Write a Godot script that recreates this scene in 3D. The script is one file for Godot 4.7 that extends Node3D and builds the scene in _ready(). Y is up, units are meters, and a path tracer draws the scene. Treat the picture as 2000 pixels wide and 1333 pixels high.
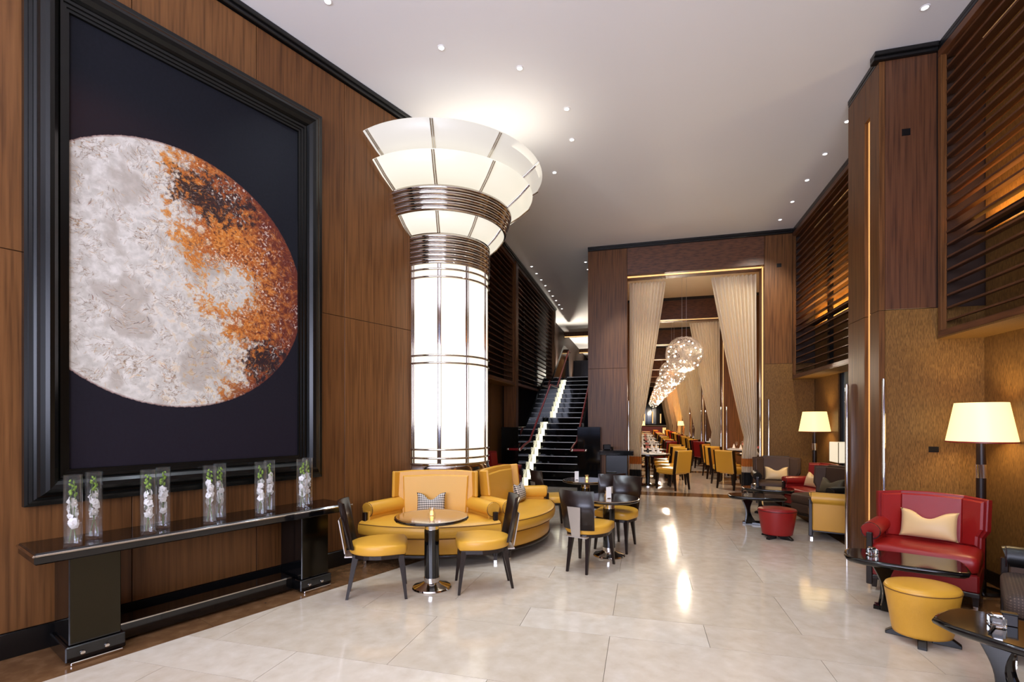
extends Node3D
# A hotel lobby lounge: painting wall, glowing half column, curtained portals, black stair, leather seats.

const CEIL := 5.12
const DOWN := [[-2.617, -3.605], [-1.881, -4.341], [-1.215, -4.802], [-0.847, -5.574], [-0.876, -6.199], [-1.236, -6.95]]
var M := {}
var taken := {}
var rng := RandomNumberGenerator.new()
# the painting wall: its foot point, the direction along it and the direction out of it
var WO := Vector3(-4.0911, 0, -1.5294)
var WU := Vector3(0.35016, 0, -0.93669)
var WN := Vector3(0.93669, 0, 0.35016)
var COL := Vector3(-2.4839, 0, -5.8288)

# ------------------------------------------------------------------ helpers
func numbered(called: String) -> String:
	if not taken.has(called):
		taken[called] = 0
		return called
	taken[called] += 1
	return "%s_%03d" % [called, taken[called]]

func thing(called: String, label: String, category: String, at := Vector3.ZERO, turn := 0.0, group := "") -> Node3D:
	var o := Node3D.new()
	o.name = numbered(called)
	add_child(o)
	o.position = at
	o.rotation.y = turn
	tag(o, label, category, group)
	return o

func tag(o: Node, label: String, category: String, group := "") -> void:
	o.set_meta("label", label)
	o.set_meta("category", category)
	if group != "":
		o.set_meta("group", group)

func copy_of(src: Node3D, at: Vector3, turn: float, label := "", group := "") -> Node3D:
	var o: Node3D = src.duplicate()
	var base: String = src.name
	var cut := base.rfind("_")
	if cut > 0 and base.substr(cut + 1).is_valid_int():
		base = base.substr(0, cut)
	o.name = numbered(base)
	add_child(o)
	o.position = at
	o.rotation.y = turn
	if label != "":
		o.set_meta("label", label)
	if group != "":
		o.set_meta("group", group)
	return o

func structure(called: String, label: String, category: String) -> Node3D:
	var o := Node3D.new()
	o.name = called
	add_child(o)
	o.set_meta("kind", "structure")
	o.set_meta("label", label)
	o.set_meta("category", category)
	return o

func S() -> SurfaceTool:
	var s := SurfaceTool.new()
	s.begin(Mesh.PRIMITIVE_TRIANGLES)
	return s

func done(s: SurfaceTool) -> ArrayMesh:
	s.generate_normals()
	return s.commit()

func part(called: String, mesh: Mesh, m: Material, parent: Node, at := Vector3.ZERO, turn := Vector3.ZERO) -> MeshInstance3D:
	var o := MeshInstance3D.new()
	o.name = called if parent != self else numbered(called)
	o.mesh = mesh
	o.material_override = m
	o.position = at
	o.rotation = turn
	parent.add_child(o, true)
	return o

func obj(called: String, s: SurfaceTool, m: Material, parent: Node) -> MeshInstance3D:
	return part(called, done(s), m, parent)

func poly(s: SurfaceTool, p: Array, inside: Vector3, sg := -1) -> void:
	s.set_smooth_group(sg)
	var c := Vector3.ZERO
	for v in p:
		c += v
	c /= p.size()
	var nn: Vector3 = (p[1] - p[0]).cross(p[2] - p[0])
	var ccw: bool = nn.dot(c - inside) > 0.0
	for i in range(1, p.size() - 1):
		s.add_vertex(p[0])
		if ccw:
			s.add_vertex(p[i + 1])
			s.add_vertex(p[i])
		else:
			s.add_vertex(p[i])
			s.add_vertex(p[i + 1])

func box(s: SurfaceTool, lo: Vector3, hi: Vector3, r := 0.0, xf := Transform3D.IDENTITY) -> void:
	# a box with chamfered edges of width r
	var c := (lo + hi) / 2.0
	var h := (hi - lo) / 2.0
	h = h.abs()
	var cc := xf * c
	if r <= 0.0:
		for ax in 3:
			for sg in [-1.0, 1.0]:
				var q := []
				for k in [[-1, -1], [1, -1], [1, 1], [-1, 1]]:
					var v := Vector3.ZERO
					v[ax] = sg * h[ax]
					v[(ax + 1) % 3] = k[0] * h[(ax + 1) % 3]
					v[(ax + 2) % 3] = k[1] * h[(ax + 2) % 3]
					q.append(xf * (c + v))
				poly(s, q, cc)
		return
	r = minf(r, minf(h.x, minf(h.y, h.z)) * 0.9)
	for ax in 3:
		var b := (ax + 1) % 3
		var d := (ax + 2) % 3
		for sg in [-1.0, 1.0]:
			var q := []
			for k in [[-1, -1], [1, -1], [1, 1], [-1, 1]]:
				var v := Vector3.ZERO
				v[ax] = sg * h[ax]
				v[b] = k[0] * (h[b] - r)
				v[d] = k[1] * (h[d] - r)
				q.append(xf * (c + v))
			poly(s, q, cc)
		for s1 in [-1.0, 1.0]:
			for s2 in [-1.0, 1.0]:
				var q := []
				for k in [[0, -1], [0, 1], [1, 1], [1, -1]]:
					var v := Vector3.ZERO
					v[ax] = k[1] * (h[ax] - r)
					v[b] = s1 * (h[b] if k[0] == 0 else h[b] - r)
					v[d] = s2 * (h[d] - r if k[0] == 0 else h[d])
					q.append(xf * (c + v))
				poly(s, q, cc)
	for s1 in [-1.0, 1.0]:
		for s2 in [-1.0, 1.0]:
			for s3 in [-1.0, 1.0]:
				var a := Vector3(s1 * h.x, s2 * (h.y - r), s3 * (h.z - r))
				var b2 := Vector3(s1 * (h.x - r), s2 * h.y, s3 * (h.z - r))
				var d2 := Vector3(s1 * (h.x - r), s2 * (h.y - r), s3 * h.z)
				poly(s, [xf * (c + a), xf * (c + b2), xf * (c + d2)], cc)

func box_mesh(size: Vector3, r := 0.0) -> ArrayMesh:
	var s := S()
	box(s, -size / 2.0, size / 2.0, r)
	return done(s)

func slab(called: String, lo: Vector3, hi: Vector3, m: Material, parent: Node, r := 0.0) -> MeshInstance3D:
	return part(called, box_mesh((hi - lo).abs(), r), m, parent, (lo + hi) / 2.0)

# rings of equal length joined by quads; groups[i] is the smoothing group of band i
func loft(s: SurfaceTool, rings: Array, closed: bool, cap := true, groups := []) -> void:
	var n: int = rings[0].size()
	var mid := []
	for r in rings:
		var c := Vector3.ZERO
		for v in r:
			c += v
		mid.append(c / n)
	var vote := 0.0
	for i in rings.size() - 1:
		for j in (n if closed else n - 1):
			var a: Vector3 = rings[i][j]
			var b: Vector3 = rings[i][(j + 1) % n]
			var c2: Vector3 = rings[i + 1][j]
			vote += (b - a).cross(c2 - a).dot((a + b) / 2.0 - (mid[i] + mid[i + 1]) / 2.0)
	var flip := vote > 0.0
	for i in rings.size() - 1:
		s.set_smooth_group(groups[i] if groups.size() > i else 0)
		for j in (n if closed else n - 1):
			var a: Vector3 = rings[i][j]
			var b: Vector3 = rings[i][(j + 1) % n]
			var c2: Vector3 = rings[i + 1][j]
			var d: Vector3 = rings[i + 1][(j + 1) % n]
			for t in ([a, c2, b, b, c2, d] if flip else [a, b, c2, b, d, c2]):
				s.add_vertex(t)
	if cap:
		var last := rings.size() - 1
		_cap(s, rings[0], mid[0], mid[0] - mid[1])
		_cap(s, rings[last], mid[last], mid[last] - mid[last - 1])

func _cap(s: SurfaceTool, ring: Array, c: Vector3, out: Vector3) -> void:
	# caps any simple ring: flattened, triangulated
	var n := Vector3.ZERO
	for j in ring.size():
		n += (ring[j] - c).cross(ring[(j + 1) % ring.size()] - c)
	if n.length() < 1e-9:
		return
	n = n.normalized()
	var ex := (ring[1] - ring[0] as Vector3).normalized()
	var ey := n.cross(ex)
	var flat := PackedVector2Array()
	for v in ring:
		flat.append(Vector2((v - c).dot(ex), (v - c).dot(ey)))
	var ids := Geometry2D.triangulate_polygon(flat)
	s.set_smooth_group(-1)
	for k in range(0, ids.size(), 3):
		poly(s, [ring[ids[k]], ring[ids[k + 1]], ring[ids[k + 2]]], (ring[ids[k]] + ring[ids[k + 1]] + ring[ids[k + 2]]) / 3.0 - out.normalized())

func lathe(s: SurfaceTool, prof: Array, seg := 32, xf := Transform3D.IDENTITY, cap := true, a0 := 0.0, a1 := TAU) -> void:
	# prof: Vector2(radius, y); bands that meet at a sharp angle get smoothing groups of their own
	var full := absf(a1 - a0 - TAU) < 0.001
	var rings := []
	var groups := []
	var g := 0
	for i in prof.size():
		var ring := []
		for j in (seg if full else seg + 1):
			var a := a0 + (a1 - a0) * j / seg
			ring.append(xf * Vector3(prof[i].x * sin(a), prof[i].y, prof[i].x * cos(a)))
		rings.append(ring)
		if i > 0 and i < prof.size() - 1:
			groups.append(g)
			var d1: Vector2 = (prof[i] - prof[i - 1]).normalized()
			var d2: Vector2 = (prof[i + 1] - prof[i]).normalized()
			if d1.dot(d2) < 0.75:
				g += 1
	groups.append(g)
	loft(s, rings, full, cap and full, groups)

func tube(s: SurfaceTool, path: Array, r: float, seg := 8, cap := true, r_end := -1.0) -> void:
	var rings := []
	var up := Vector3.UP
	var prev_x := Vector3.ZERO
	for i in path.size():
		var d: Vector3 = (path[mini(i + 1, path.size() - 1)] - path[maxi(i - 1, 0)]).normalized()
		var x := prev_x
		if i == 0:
			x = d.cross(up if absf(d.dot(up)) < 0.9 else Vector3.RIGHT)
		x = (x - d * x.dot(d)).normalized()
		prev_x = x
		var y := d.cross(x)
		var rr := r if r_end < 0.0 else lerpf(r, r_end, float(i) / (path.size() - 1))
		var ring := []
		for j in seg:
			var a := TAU * j / seg
			ring.append(path[i] + (x * cos(a) + y * sin(a)) * rr)
		rings.append(ring)
	loft(s, rings, true, cap)

func prism(s: SurfaceTool, outline: Array, xf: Transform3D, depth: float, bevel := 0.0) -> void:
	# outline in the local xy plane, extruded along local z from 0 to depth
	var zs := [[0.0, 0.0], [depth, 0.0]]
	if bevel > 0.0:
		zs = [[0.0, bevel], [bevel, 0.0], [depth - bevel, 0.0], [depth, bevel]]
	var rings := []
	var groups := []
	for z in zs:
		var pts := PackedVector2Array(outline)
		if z[1] > 0.0:
			pts = inset(outline, z[1])
		var ring := []
		for p in pts:
			ring.append(xf * Vector3(p.x, p.y, z[0]))
		rings.append(ring)
		groups.append(-1)
	loft(s, rings, true, true, groups)

func inset(outline: Array, d: float) -> PackedVector2Array:
	var n := outline.size()
	var area := 0.0
	for i in n:
		area += outline[i].cross(outline[(i + 1) % n])
	var sg := 1.0 if area > 0.0 else -1.0
	var out := PackedVector2Array()
	for i in n:
		var a: Vector2 = (outline[i] - outline[(i + n - 1) % n]).normalized()
		var b: Vector2 = (outline[(i + 1) % n] - outline[i]).normalized()
		var na := Vector2(-a.y, a.x) * sg
		var nb := Vector2(-b.y, b.x) * sg
		var m := (na + nb).normalized()
		out.append(outline[i] + m * d / maxf(m.dot(na), 0.4))
	return out

# a closed (r, y) profile swept round the y axis between two angles (angle 0 = +z)
func sweep_arc(s: SurfaceTool, prof: Array, a0: float, a1: float, n: int, smooth := true) -> void:
	var rings := []
	for i in n + 1:
		var a := lerpf(a0, a1, float(i) / n)
		var ring := []
		for p in prof:
			ring.append(Vector3(p.x * sin(a), p.y, p.x * cos(a)))
		rings.append(ring)
	var g := []
	for i in n:
		g.append(0 if smooth else -1)
	loft(s, rings, true, true, g)

func soft_rect(x0: float, x1: float, y0: float, y1: float, r: float, n := 4) -> Array:
	var out := []
	for c in [[x1 - r, y1 - r, 0.0], [x0 + r, y1 - r, PI / 2], [x0 + r, y0 + r, PI], [x1 - r, y0 + r, -PI / 2]]:
		for k in n + 1:
			var a: float = c[2] + PI / 2 * k / n
			out.append(Vector2(c[0] + r * cos(a), c[1] + r * sin(a)))
	return out

func flat_xf(y := 0.0) -> Transform3D:
	# local xy -> world x, -z ; local z -> up
	return Transform3D(Basis(Vector3(1, 0, 0), Vector3(0, 0, -1), Vector3(0, 1, 0)), Vector3(0, y, 0))

func side_xf(x := 0.0) -> Transform3D:
	# local x -> world -z, local y -> up, local z -> +... along -x
	return Transform3D(Basis(Vector3(0, 0, -1), Vector3(0, 1, 0), Vector3(1, 0, 0)), Vector3(x, 0, 0))

# ------------------------------------------------------------------ materials
func mat(c: Color, rough: float, metal := 0.0, spec := 0.5) -> StandardMaterial3D:
	var m := StandardMaterial3D.new()
	m.albedo_color = c
	m.roughness = rough
	m.metallic = metal
	m.metallic_specular = spec
	return m

func glow(c: Color, e: float) -> StandardMaterial3D:
	var m := mat(c, 0.4)
	m.emission_enabled = true
	m.emission = c
	m.emission_energy_multiplier = e
	return m

func noise_tex(sd: int, freq: float, ramp: Array, w := 512, h := 512, octaves := 4, kind := FastNoiseLite.TYPE_SIMPLEX_SMOOTH, warp := 0.0) -> ImageTexture:
	var f := FastNoiseLite.new()
	f.seed = sd
	f.noise_type = kind
	f.frequency = freq
	f.fractal_octaves = octaves
	if warp > 0.0:
		f.domain_warp_enabled = true
		f.domain_warp_amplitude = warp
		f.domain_warp_frequency = freq * 0.6
	var src := f.get_seamless_image(w, h).get_data()
	var g := Gradient.new()
	g.offsets = PackedFloat32Array()
	g.colors = PackedColorArray()
	var offs := PackedFloat32Array()
	var cols := PackedColorArray()
	for r in ramp:
		offs.append(r[0])
		cols.append(r[1])
	g.offsets = offs
	g.colors = cols
	var lut := []
	for i in 256:
		lut.append(g.sample(i / 255.0))
	var out := PackedByteArray()
	out.resize(w * h * 3)
	for i in w * h:
		var c: Color = lut[src[i]]
		out[i * 3] = int(clampf(c.r * 255.0, 0, 255))
		out[i * 3 + 1] = int(clampf(c.g * 255.0, 0, 255))
		out[i * 3 + 2] = int(clampf(c.b * 255.0, 0, 255))
	return ImageTexture.create_from_image(Image.create_from_data(w, h, false, Image.FORMAT_RGB8, out))

func tri(m: StandardMaterial3D, t: Texture2D, sc: Vector3, world := true) -> StandardMaterial3D:
	m.albedo_texture = t
	m.uv1_triplanar = true
	m.uv1_world_triplanar = world
	m.uv1_scale = sc
	return m

func c8(r: int, g: int, b: int) -> Color:
	return Color(r / 255.0, g / 255.0, b / 255.0)

func make_materials() -> void:
	var grain := noise_tex(3, 0.02, [[0.0, c8(150, 140, 128)], [0.36, c8(205, 196, 184)], [0.55, c8(228, 220, 208)], [1.0, c8(255, 250, 240)]], 512, 512, 6)
	var speck := noise_tex(8, 0.16, [[0.0, c8(150, 134, 112)], [0.40, c8(200, 186, 162)], [0.6, c8(226, 212, 188)], [1.0, c8(255, 248, 230)]], 512, 512, 3, FastNoiseLite.TYPE_VALUE)
	for k in 3:
		M["wood%d" % k] = tri(mat([c8(126, 85, 48), c8(119, 79, 44), c8(131, 90, 52)][k], 0.4, 0.0, 0.38), grain, Vector3(3.4, 0.10, 3.4))
		M["wood%d" % k].uv1_offset = Vector3(0.37 * k, 0.21 * k, 0.53 * k)
	for k in 2:
		M["oak%d" % k] = tri(mat([c8(142, 108, 62), c8(134, 101, 57)][k], 0.42, 0.0, 0.4), speck, Vector3(3.2, 0.45, 3.2))
		M["oak%d" % k].uv1_offset = Vector3(0.31 * k, 0.4 * k, 0.2 * k)
	M.wood_dark = tri(mat(c8(104, 66, 42), 0.38), grain, Vector3(3.4, 0.10, 3.4))
	M.wood_rail = tri(mat(c8(112, 70, 42), 0.38), grain, Vector3(0.5, 2.0, 0.18))
	M.slat = tri(mat(c8(104, 66, 40), 0.42), grain, Vector3(2.0, 2.0, 0.2))
	M.backing = mat(c8(52, 32, 20), 0.6)
	M.wenge = tri(mat(c8(38, 24, 20), 0.28), grain, Vector3(9.0, 1.2, 9.0), false)
	M.black = mat(c8(10, 10, 11), 0.09, 0.0, 0.6)
	M.black_satin = mat(c8(16, 15, 15), 0.28)
	M.granite = mat(c8(12, 12, 12), 0.07, 0.0, 0.4)
	M.frame_black = mat(c8(13, 13, 11), 0.26, 0.0, 0.42)
	M.black_brown = mat(c8(26, 17, 15), 0.08, 0.0, 0.6)
	M.cream_shade = glow(c8(250, 236, 205), 0.6)
	M.bloom = mat(c8(224, 120, 110), 0.6)
	M.chrome_smoke = mat(c8(62, 58, 48), 0.2, 1.0)
	M.rail_red = mat(c8(140, 30, 34), 0.3)
	M.chrome = mat(c8(232, 228, 224), 0.07, 1.0)
	M.chrome_dark = mat(c8(206, 198, 190), 0.09, 1.0)
	M.steel = mat(c8(224, 218, 212), 0.45, 1.0)
	var stone := noise_tex(21, 0.011, [[0.0, c8(232, 223, 210)], [0.35, c8(241, 234, 224)], [0.6, c8(245, 239, 230)], [1.0, c8(253, 249, 244)]], 1024, 1024, 6, FastNoiseLite.TYPE_SIMPLEX_SMOOTH, 30.0)
	for k in 4:
		M["marble%d" % k] = tri(mat([c8(222, 212, 198), c8(217, 206, 190), c8(226, 217, 204), c8(219, 208, 193)][k], 0.10, 0.0, 0.5), stone, Vector3(0.55, 0.55, 0.55))
		M["marble%d" % k].uv1_offset = Vector3(0.23 * k, 0.1, 0.41 * k)
	M.grout = mat(c8(128, 112, 92), 0.6)
	var brown := noise_tex(33, 0.016, [[0.0, c8(140, 116, 92)], [0.45, c8(154, 129, 102)], [0.62, c8(164, 139, 112)], [1.0, c8(188, 166, 140)]], 512, 512, 5, FastNoiseLite.TYPE_SIMPLEX_SMOOTH, 30.0)
	M.emperador = tri(mat(c8(186, 160, 134), 0.16), brown, Vector3(0.8, 0.8, 0.8))
	M.plaster = mat(c8(247, 245, 243), 0.55)
	M.plaster_cream = mat(c8(232, 214, 184), 0.6)
	var bump := noise_tex(40, 0.06, [[0.0, Color.BLACK], [1.0, Color.WHITE]], 256, 256, 3)
	for d in [["yellow", c8(222, 164, 56)], ["yellow2", c8(216, 156, 50)], ["red", c8(150, 26, 24)], ["red2", c8(138, 22, 22)], ["brown_leather", c8(82, 61, 47)], ["black_leather", c8(18, 16, 15)]]:
		var m := mat(d[1], 0.36, 0.0, 0.5)
		m.heightmap_enabled = true
		m.heightmap_texture = bump
		m.heightmap_scale = 0.06
		m.uv1_triplanar = true
		m.uv1_scale = Vector3(9, 9, 9)
		M[d[0]] = m
	M.brown_leather.roughness = 0.5
	M.brown_leather.metallic_specular = 0.35
	M.seam = mat(c8(120, 78, 22), 0.6)
	M.seam_dark = mat(c8(40, 12, 12), 0.6)
	M.satin = mat(c8(232, 196, 138), 0.42)
	M.satin.rim_enabled = true
	M.satin.rim = 0.6
	M.olive = mat(c8(96, 84, 58), 0.6)
	M.linen = mat(c8(236, 224, 200), 0.8)
	M.linen.backlight_enabled = true
	M.linen.backlight = Color(0.7, 0.64, 0.52)
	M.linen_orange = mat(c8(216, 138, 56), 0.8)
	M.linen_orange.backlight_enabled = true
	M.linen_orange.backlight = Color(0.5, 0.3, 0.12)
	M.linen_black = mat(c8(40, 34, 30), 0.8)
	M.white_cloth = mat(c8(240, 234, 224), 0.7)
	M.porcelain = mat(c8(245, 240, 232), 0.15)
	var g := mat(Color(0.7, 0.75, 0.74, 0.02), 0.01)
	g.transparency = BaseMaterial3D.TRANSPARENCY_ALPHA
	M.glass = g
	var wtr := mat(Color(0.6, 0.68, 0.66, 0.03), 0.01)
	wtr.transparency = BaseMaterial3D.TRANSPARENCY_ALPHA
	M.water = wtr
	var gt := mat(Color(0.9, 0.72, 0.4, 0.15), 0.05)
	gt.transparency = BaseMaterial3D.TRANSPARENCY_ALPHA
	M.glass_tint = gt
	var solid := mat(Color(0.96, 0.97, 0.95, 0.0), 0.02)
	solid.refraction_enabled = true
	solid.refraction_scale = 0.05
	M.crystal = solid
	M.window_glass = mat(c8(120, 132, 138), 0.12)
	M.leaf = mat(c8(128, 160, 40), 0.5)
	M.leaf.backlight_enabled = true
	M.leaf.backlight = Color(0.3, 0.4, 0.1)
	M.stem = mat(c8(88, 112, 40), 0.5)
	M.petal = mat(c8(244, 240, 236), 0.5)
	M.petal.backlight_enabled = true
	M.petal.backlight = Color(0.4, 0.4, 0.38)
	M.column_glow = glow(Color(1.0, 0.97, 0.88), 1.15)
	M.capital_glow = glow(Color(1.0, 0.965, 0.88), 0.70)
	M.rim_glow = glow(Color(1.0, 0.965, 0.91), 0.50)
	for k in ["column_glow", "capital_glow", "rim_glow"]:
		M[k].albedo_color = c8(150, 148, 142)
	M.shade_glow = glow(Color(1.0, 0.86, 0.58), 1.35)
	M.led = glow(Color(1.0, 0.66, 0.28), 3.2)
	M.led_slot = glow(Color(1.0, 0.76, 0.46), 0.5)
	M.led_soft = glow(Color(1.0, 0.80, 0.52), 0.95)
	M.step_glow = glow(Color(1.0, 0.97, 0.84), 2.2)
	M.down_glow = glow(Color(1.0, 0.99, 0.97), 9.0)
	M.bulb_glow = glow(Color(1.0, 0.94, 0.85), 14.0)
	M.candle_glow = glow(Color(1.0, 0.86, 0.5), 1.6)
	M.wire = mat(c8(214, 200, 188), 0.3, 0.85)
	M.houndstooth = mat(Color.WHITE, 0.8)
	M.houndstooth.albedo_texture = hound_tex()
	M.houndstooth.uv1_scale = Vector3(11, 9, 1)
	M.weave = mat(Color.WHITE, 0.7)
	M.weave.albedo_texture = weave_tex()
	M.weave.uv1_triplanar = true
	M.weave.uv1_scale = Vector3(14, 14, 14)

func hound_tex() -> ImageTexture:
	var im := Image.create(64, 64, false, Image.FORMAT_RGB8)
	for y in 64:
		for x in 64:
			var i := x / 8
			var j := y / 8
			# the four-and-four weave of houndstooth
			var dark := (i / 4) % 2 == 0
			var dark2 := (j / 4) % 2 == 0
			var over := (i + j) % 4 < 2
			var on := dark if over else dark2
			im.set_pixel(x, y, c8(44, 38, 36) if on else c8(226, 216, 200))
	return ImageTexture.create_from_image(im)

func weave_tex() -> ImageTexture:
	var im := Image.create(64, 64, false, Image.FORMAT_RGB8)
	for y in 64:
		for x in 64:
			var d := Vector2(x % 16 - 8, y % 16 - 8).length()
			im.set_pixel(x, y, c8(112, 92, 78) if d < 3.2 else c8(64, 50, 42))
	return ImageTexture.create_from_image(im)

# ------------------------------------------------------------------ light
func spot(at: Vector3, to: Vector3, energy: float, angle: float, col := Color(0.90, 0.95, 1.0), size := 0.05, parent: Node = self) -> SpotLight3D:
	var l := SpotLight3D.new()
	l.name = "spot_lamp"
	parent.add_child(l, true)
	l.global_transform = Transform3D(Basis.looking_at(to - at, Vector3.RIGHT if absf((to - at).normalized().y) > 0.95 else Vector3.UP), at)
	l.light_energy = energy
	l.light_color = col
	l.spot_angle = angle
	l.spot_angle_attenuation = 0.8
	l.spot_range = 30.0
	l.spot_attenuation = 2.0
	l.light_size = size
	l.shadow_enabled = true
	return l

func omni(at: Vector3, energy: float, col: Color, size := 0.1, parent: Node = self) -> OmniLight3D:
	var l := OmniLight3D.new()
	l.name = "glow_lamp"
	parent.add_child(l, true)
	l.global_position = at
	l.light_energy = energy
	l.light_color = col
	l.omni_range = 30.0
	l.omni_attenuation = 2.0
	l.light_size = size
	l.shadow_enabled = true
	return l

func area(at: Vector3, to: Vector3, size: Vector2, energy: float, col: Color) -> void:
	var l := AreaLight3D.new()
	l.name = "area_lamp"
	add_child(l, true)
	l.global_transform = Transform3D(Basis.looking_at(to - at, Vector3.RIGHT if absf((to - at).normalized().y) > 0.95 else Vector3.UP), at)
	l.area_size = size
	l.light_energy = energy
	l.light_color = col
	l.area_range = 40.0
	l.shadow_enabled = true

func setup() -> void:
	var cam := Camera3D.new()
	cam.name = "camera"
	add_child(cam)
	cam.position = Vector3(0, 1.5, 0)
	cam.rotation.y = atan(0.27)
	cam.projection = Camera3D.PROJECTION_FRUSTUM
	cam.near = 0.05
	cam.far = 200.0
	cam.size = 0.05 * 1333.0 / 944.0
	cam.frustum_offset = Vector2(0, 0.05 * 156.5 / 944.0)
	cam.current = true
	var we := WorldEnvironment.new()
	we.name = "world_environment"
	add_child(we)
	var e := Environment.new()
	e.background_mode = Environment.BG_COLOR
	e.background_color = Color(0.62, 0.66, 0.86)
	e.background_energy_multiplier = 0.8
	e.tonemap_mode = Environment.TONE_MAPPER_LINEAR
	e.tonemap_exposure = EXPOSURE
	e.sdfgi_enabled = true
	e.ssao_enabled = true
	e.ssil_enabled = true
	we.environment = e
	# daylight through the tall windows behind the viewer, tilted up to brighten the ceiling
	area(Vector3(-1.4, 2.7, 3.9), Vector3(-1.4, 6.0, 0), Vector2(6.6, 3.4), WINDOW_E, Color(0.88, 0.90, 1.0))
	# the bowl of the column lights the ceiling above it
	area(COL + WN * 0.5 + Vector3(0, 4.66, 0), COL + WN * 0.62 + Vector3(0, 6, 0), Vector2(0.8, 1.9), BOWL_E, Color(1.0, 0.97, 0.9))

const EXPOSURE := 1.17
const WINDOW_E := 76.0
const BOWL_E := 0.7
const SPOT_E := 2.0

# ------------------------------------------------------------------ setting
func crown(parent: Node, lo: Vector3, hi: Vector3, out: Vector3) -> void:
	# two stepped black bands under the ceiling, standing out from the wall along `out`
	slab("crown_band", lo + Vector3(0, 0.035, 0), hi + out * 0.055, M.black_satin, parent, 0.006)
	slab("crown_step", lo, Vector3(hi.x, lo.y + 0.04, hi.z) + out * 0.032, M.black_satin, parent, 0.006)

func build_floor() -> void:
	var fl := structure("floor", "polished cream marble floor with brown marble borders", "floor")
	slab("screed", Vector3(-7.5, -0.2, -52), Vector3(4.6, -0.014, 5), M.grout, fl)
	# cream tiles in alternating wide and narrow courses, cut along the brown border
	var edge := func(t: float) -> Vector2:
		var p: Vector3 = WO + WU * t + WN * 0.555
		return Vector2(p.x, -p.z)
	var region := PackedVector2Array([edge.call(-1.5), edge.call(3.7), Vector2(-2.7, 6.2), Vector2(-2.7, 10.9), Vector2(-1.3, 10.9), Vector2(-1.3, 10.16), Vector2(2.365, 10.16), Vector2(2.365, -0.2)])
	var z0 := 0.0 + 2.30 - 1.13 * 2
	var row := 0
	while z0 < 10.9:
		var h := 0.37 if row % 2 == 0 else 0.76
		var x0 := -2.168 - 1.3 * 2 if row % 2 == 0 else -1.52 - 1.3 * 3
		while x0 < 2.4:
			var t := PackedVector2Array([Vector2(x0 + 0.0015, z0 + 0.0015), Vector2(x0 + 1.2985, z0 + 0.0015), Vector2(x0 + 1.2985, z0 + h - 0.0015), Vector2(x0 + 0.0015, z0 + h - 0.0015)])
			for q in Geometry2D.intersect_polygons(t, region):
				if q.size() >= 3 and not Geometry2D.is_polygon_clockwise(q):
					var s := S()
					prism(s, Array(q), flat_xf(-0.014), 0.014)
					obj("tile", s, M["marble%d" % rng.randi_range(0, 3)], fl)
			x0 += 1.3
		z0 += h
		row += 1
	# brown marble border along the painting wall and along the right wall
	for k in 9:
		var a := -5.0 + k * 1.1
		var b := a + 1.096
		var q := []
		for v in [WO + WU * a, WO + WU * b, WO + WU * b + WN * 0.552, WO + WU * a + WN * 0.552]:
			q.append(Vector2(v.x, -v.z))
		var s := S()
		prism(s, q, flat_xf(-0.014), 0.014)
		obj("border_slab", s, M.emperador, fl)
	for k in 13:
		var z := 1.0 - k * 0.9
		slab("border_slab", Vector3(2.368, -0.014, z - 0.896 if k < 12 else -10.16), Vector3(3.2, 0, z), M.emperador, fl)
	slab("marble_slab", Vector3(-6.5, -0.014, 0.2), Vector3(2.365, 0, 4.2), M.marble0, fl)
	slab("border_slab", Vector3(-3.1, -0.014, -10.9), Vector3(-2.703, 0, -5.6), M.emperador, fl)
	# restaurant floor: bays of marble between dark threshold bands
	for k in 9:
		var z := -10.16 - 4.75 * k
		slab("threshold_band", Vector3(-1.0, -0.014, z - 0.5), Vector3(3.7, 0, z), M.emperador, fl)
		for j in 3:
			slab("marble_slab", Vector3(-1.0 + j * 1.567, -0.014, z - 4.747), Vector3(0.564 + j * 1.567, 0, z - 0.503), M["marble%d" % ((j + k) % 4)], fl)

func build_ceiling() -> void:
	var c := structure("ceiling", "smooth white plaster ceiling over the lounge", "ceiling")
	slab("plaster", Vector3(-7.5, CEIL, -52), Vector3(4.6, CEIL + 0.2, 5), M.plaster, c)

func wall_panels(parent: Node, us: Array, ys: Array, z: float, mats: Array, t := 0.02) -> void:
	# boards in the local xy plane with 5 mm joints
	var n := 0
	for i in us.size() - 1:
		for j in ys.size() - 1:
			var lo := Vector3(us[i] + 0.0025, ys[j] + 0.0025, z)
			var hi := Vector3(us[i + 1] - 0.0025, ys[j + 1] - 0.0025, z + t)
			slab("panel", lo, hi, M[mats[(n * 2 + j) % mats.size()]], parent, 0.002)
			n += 1

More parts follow.
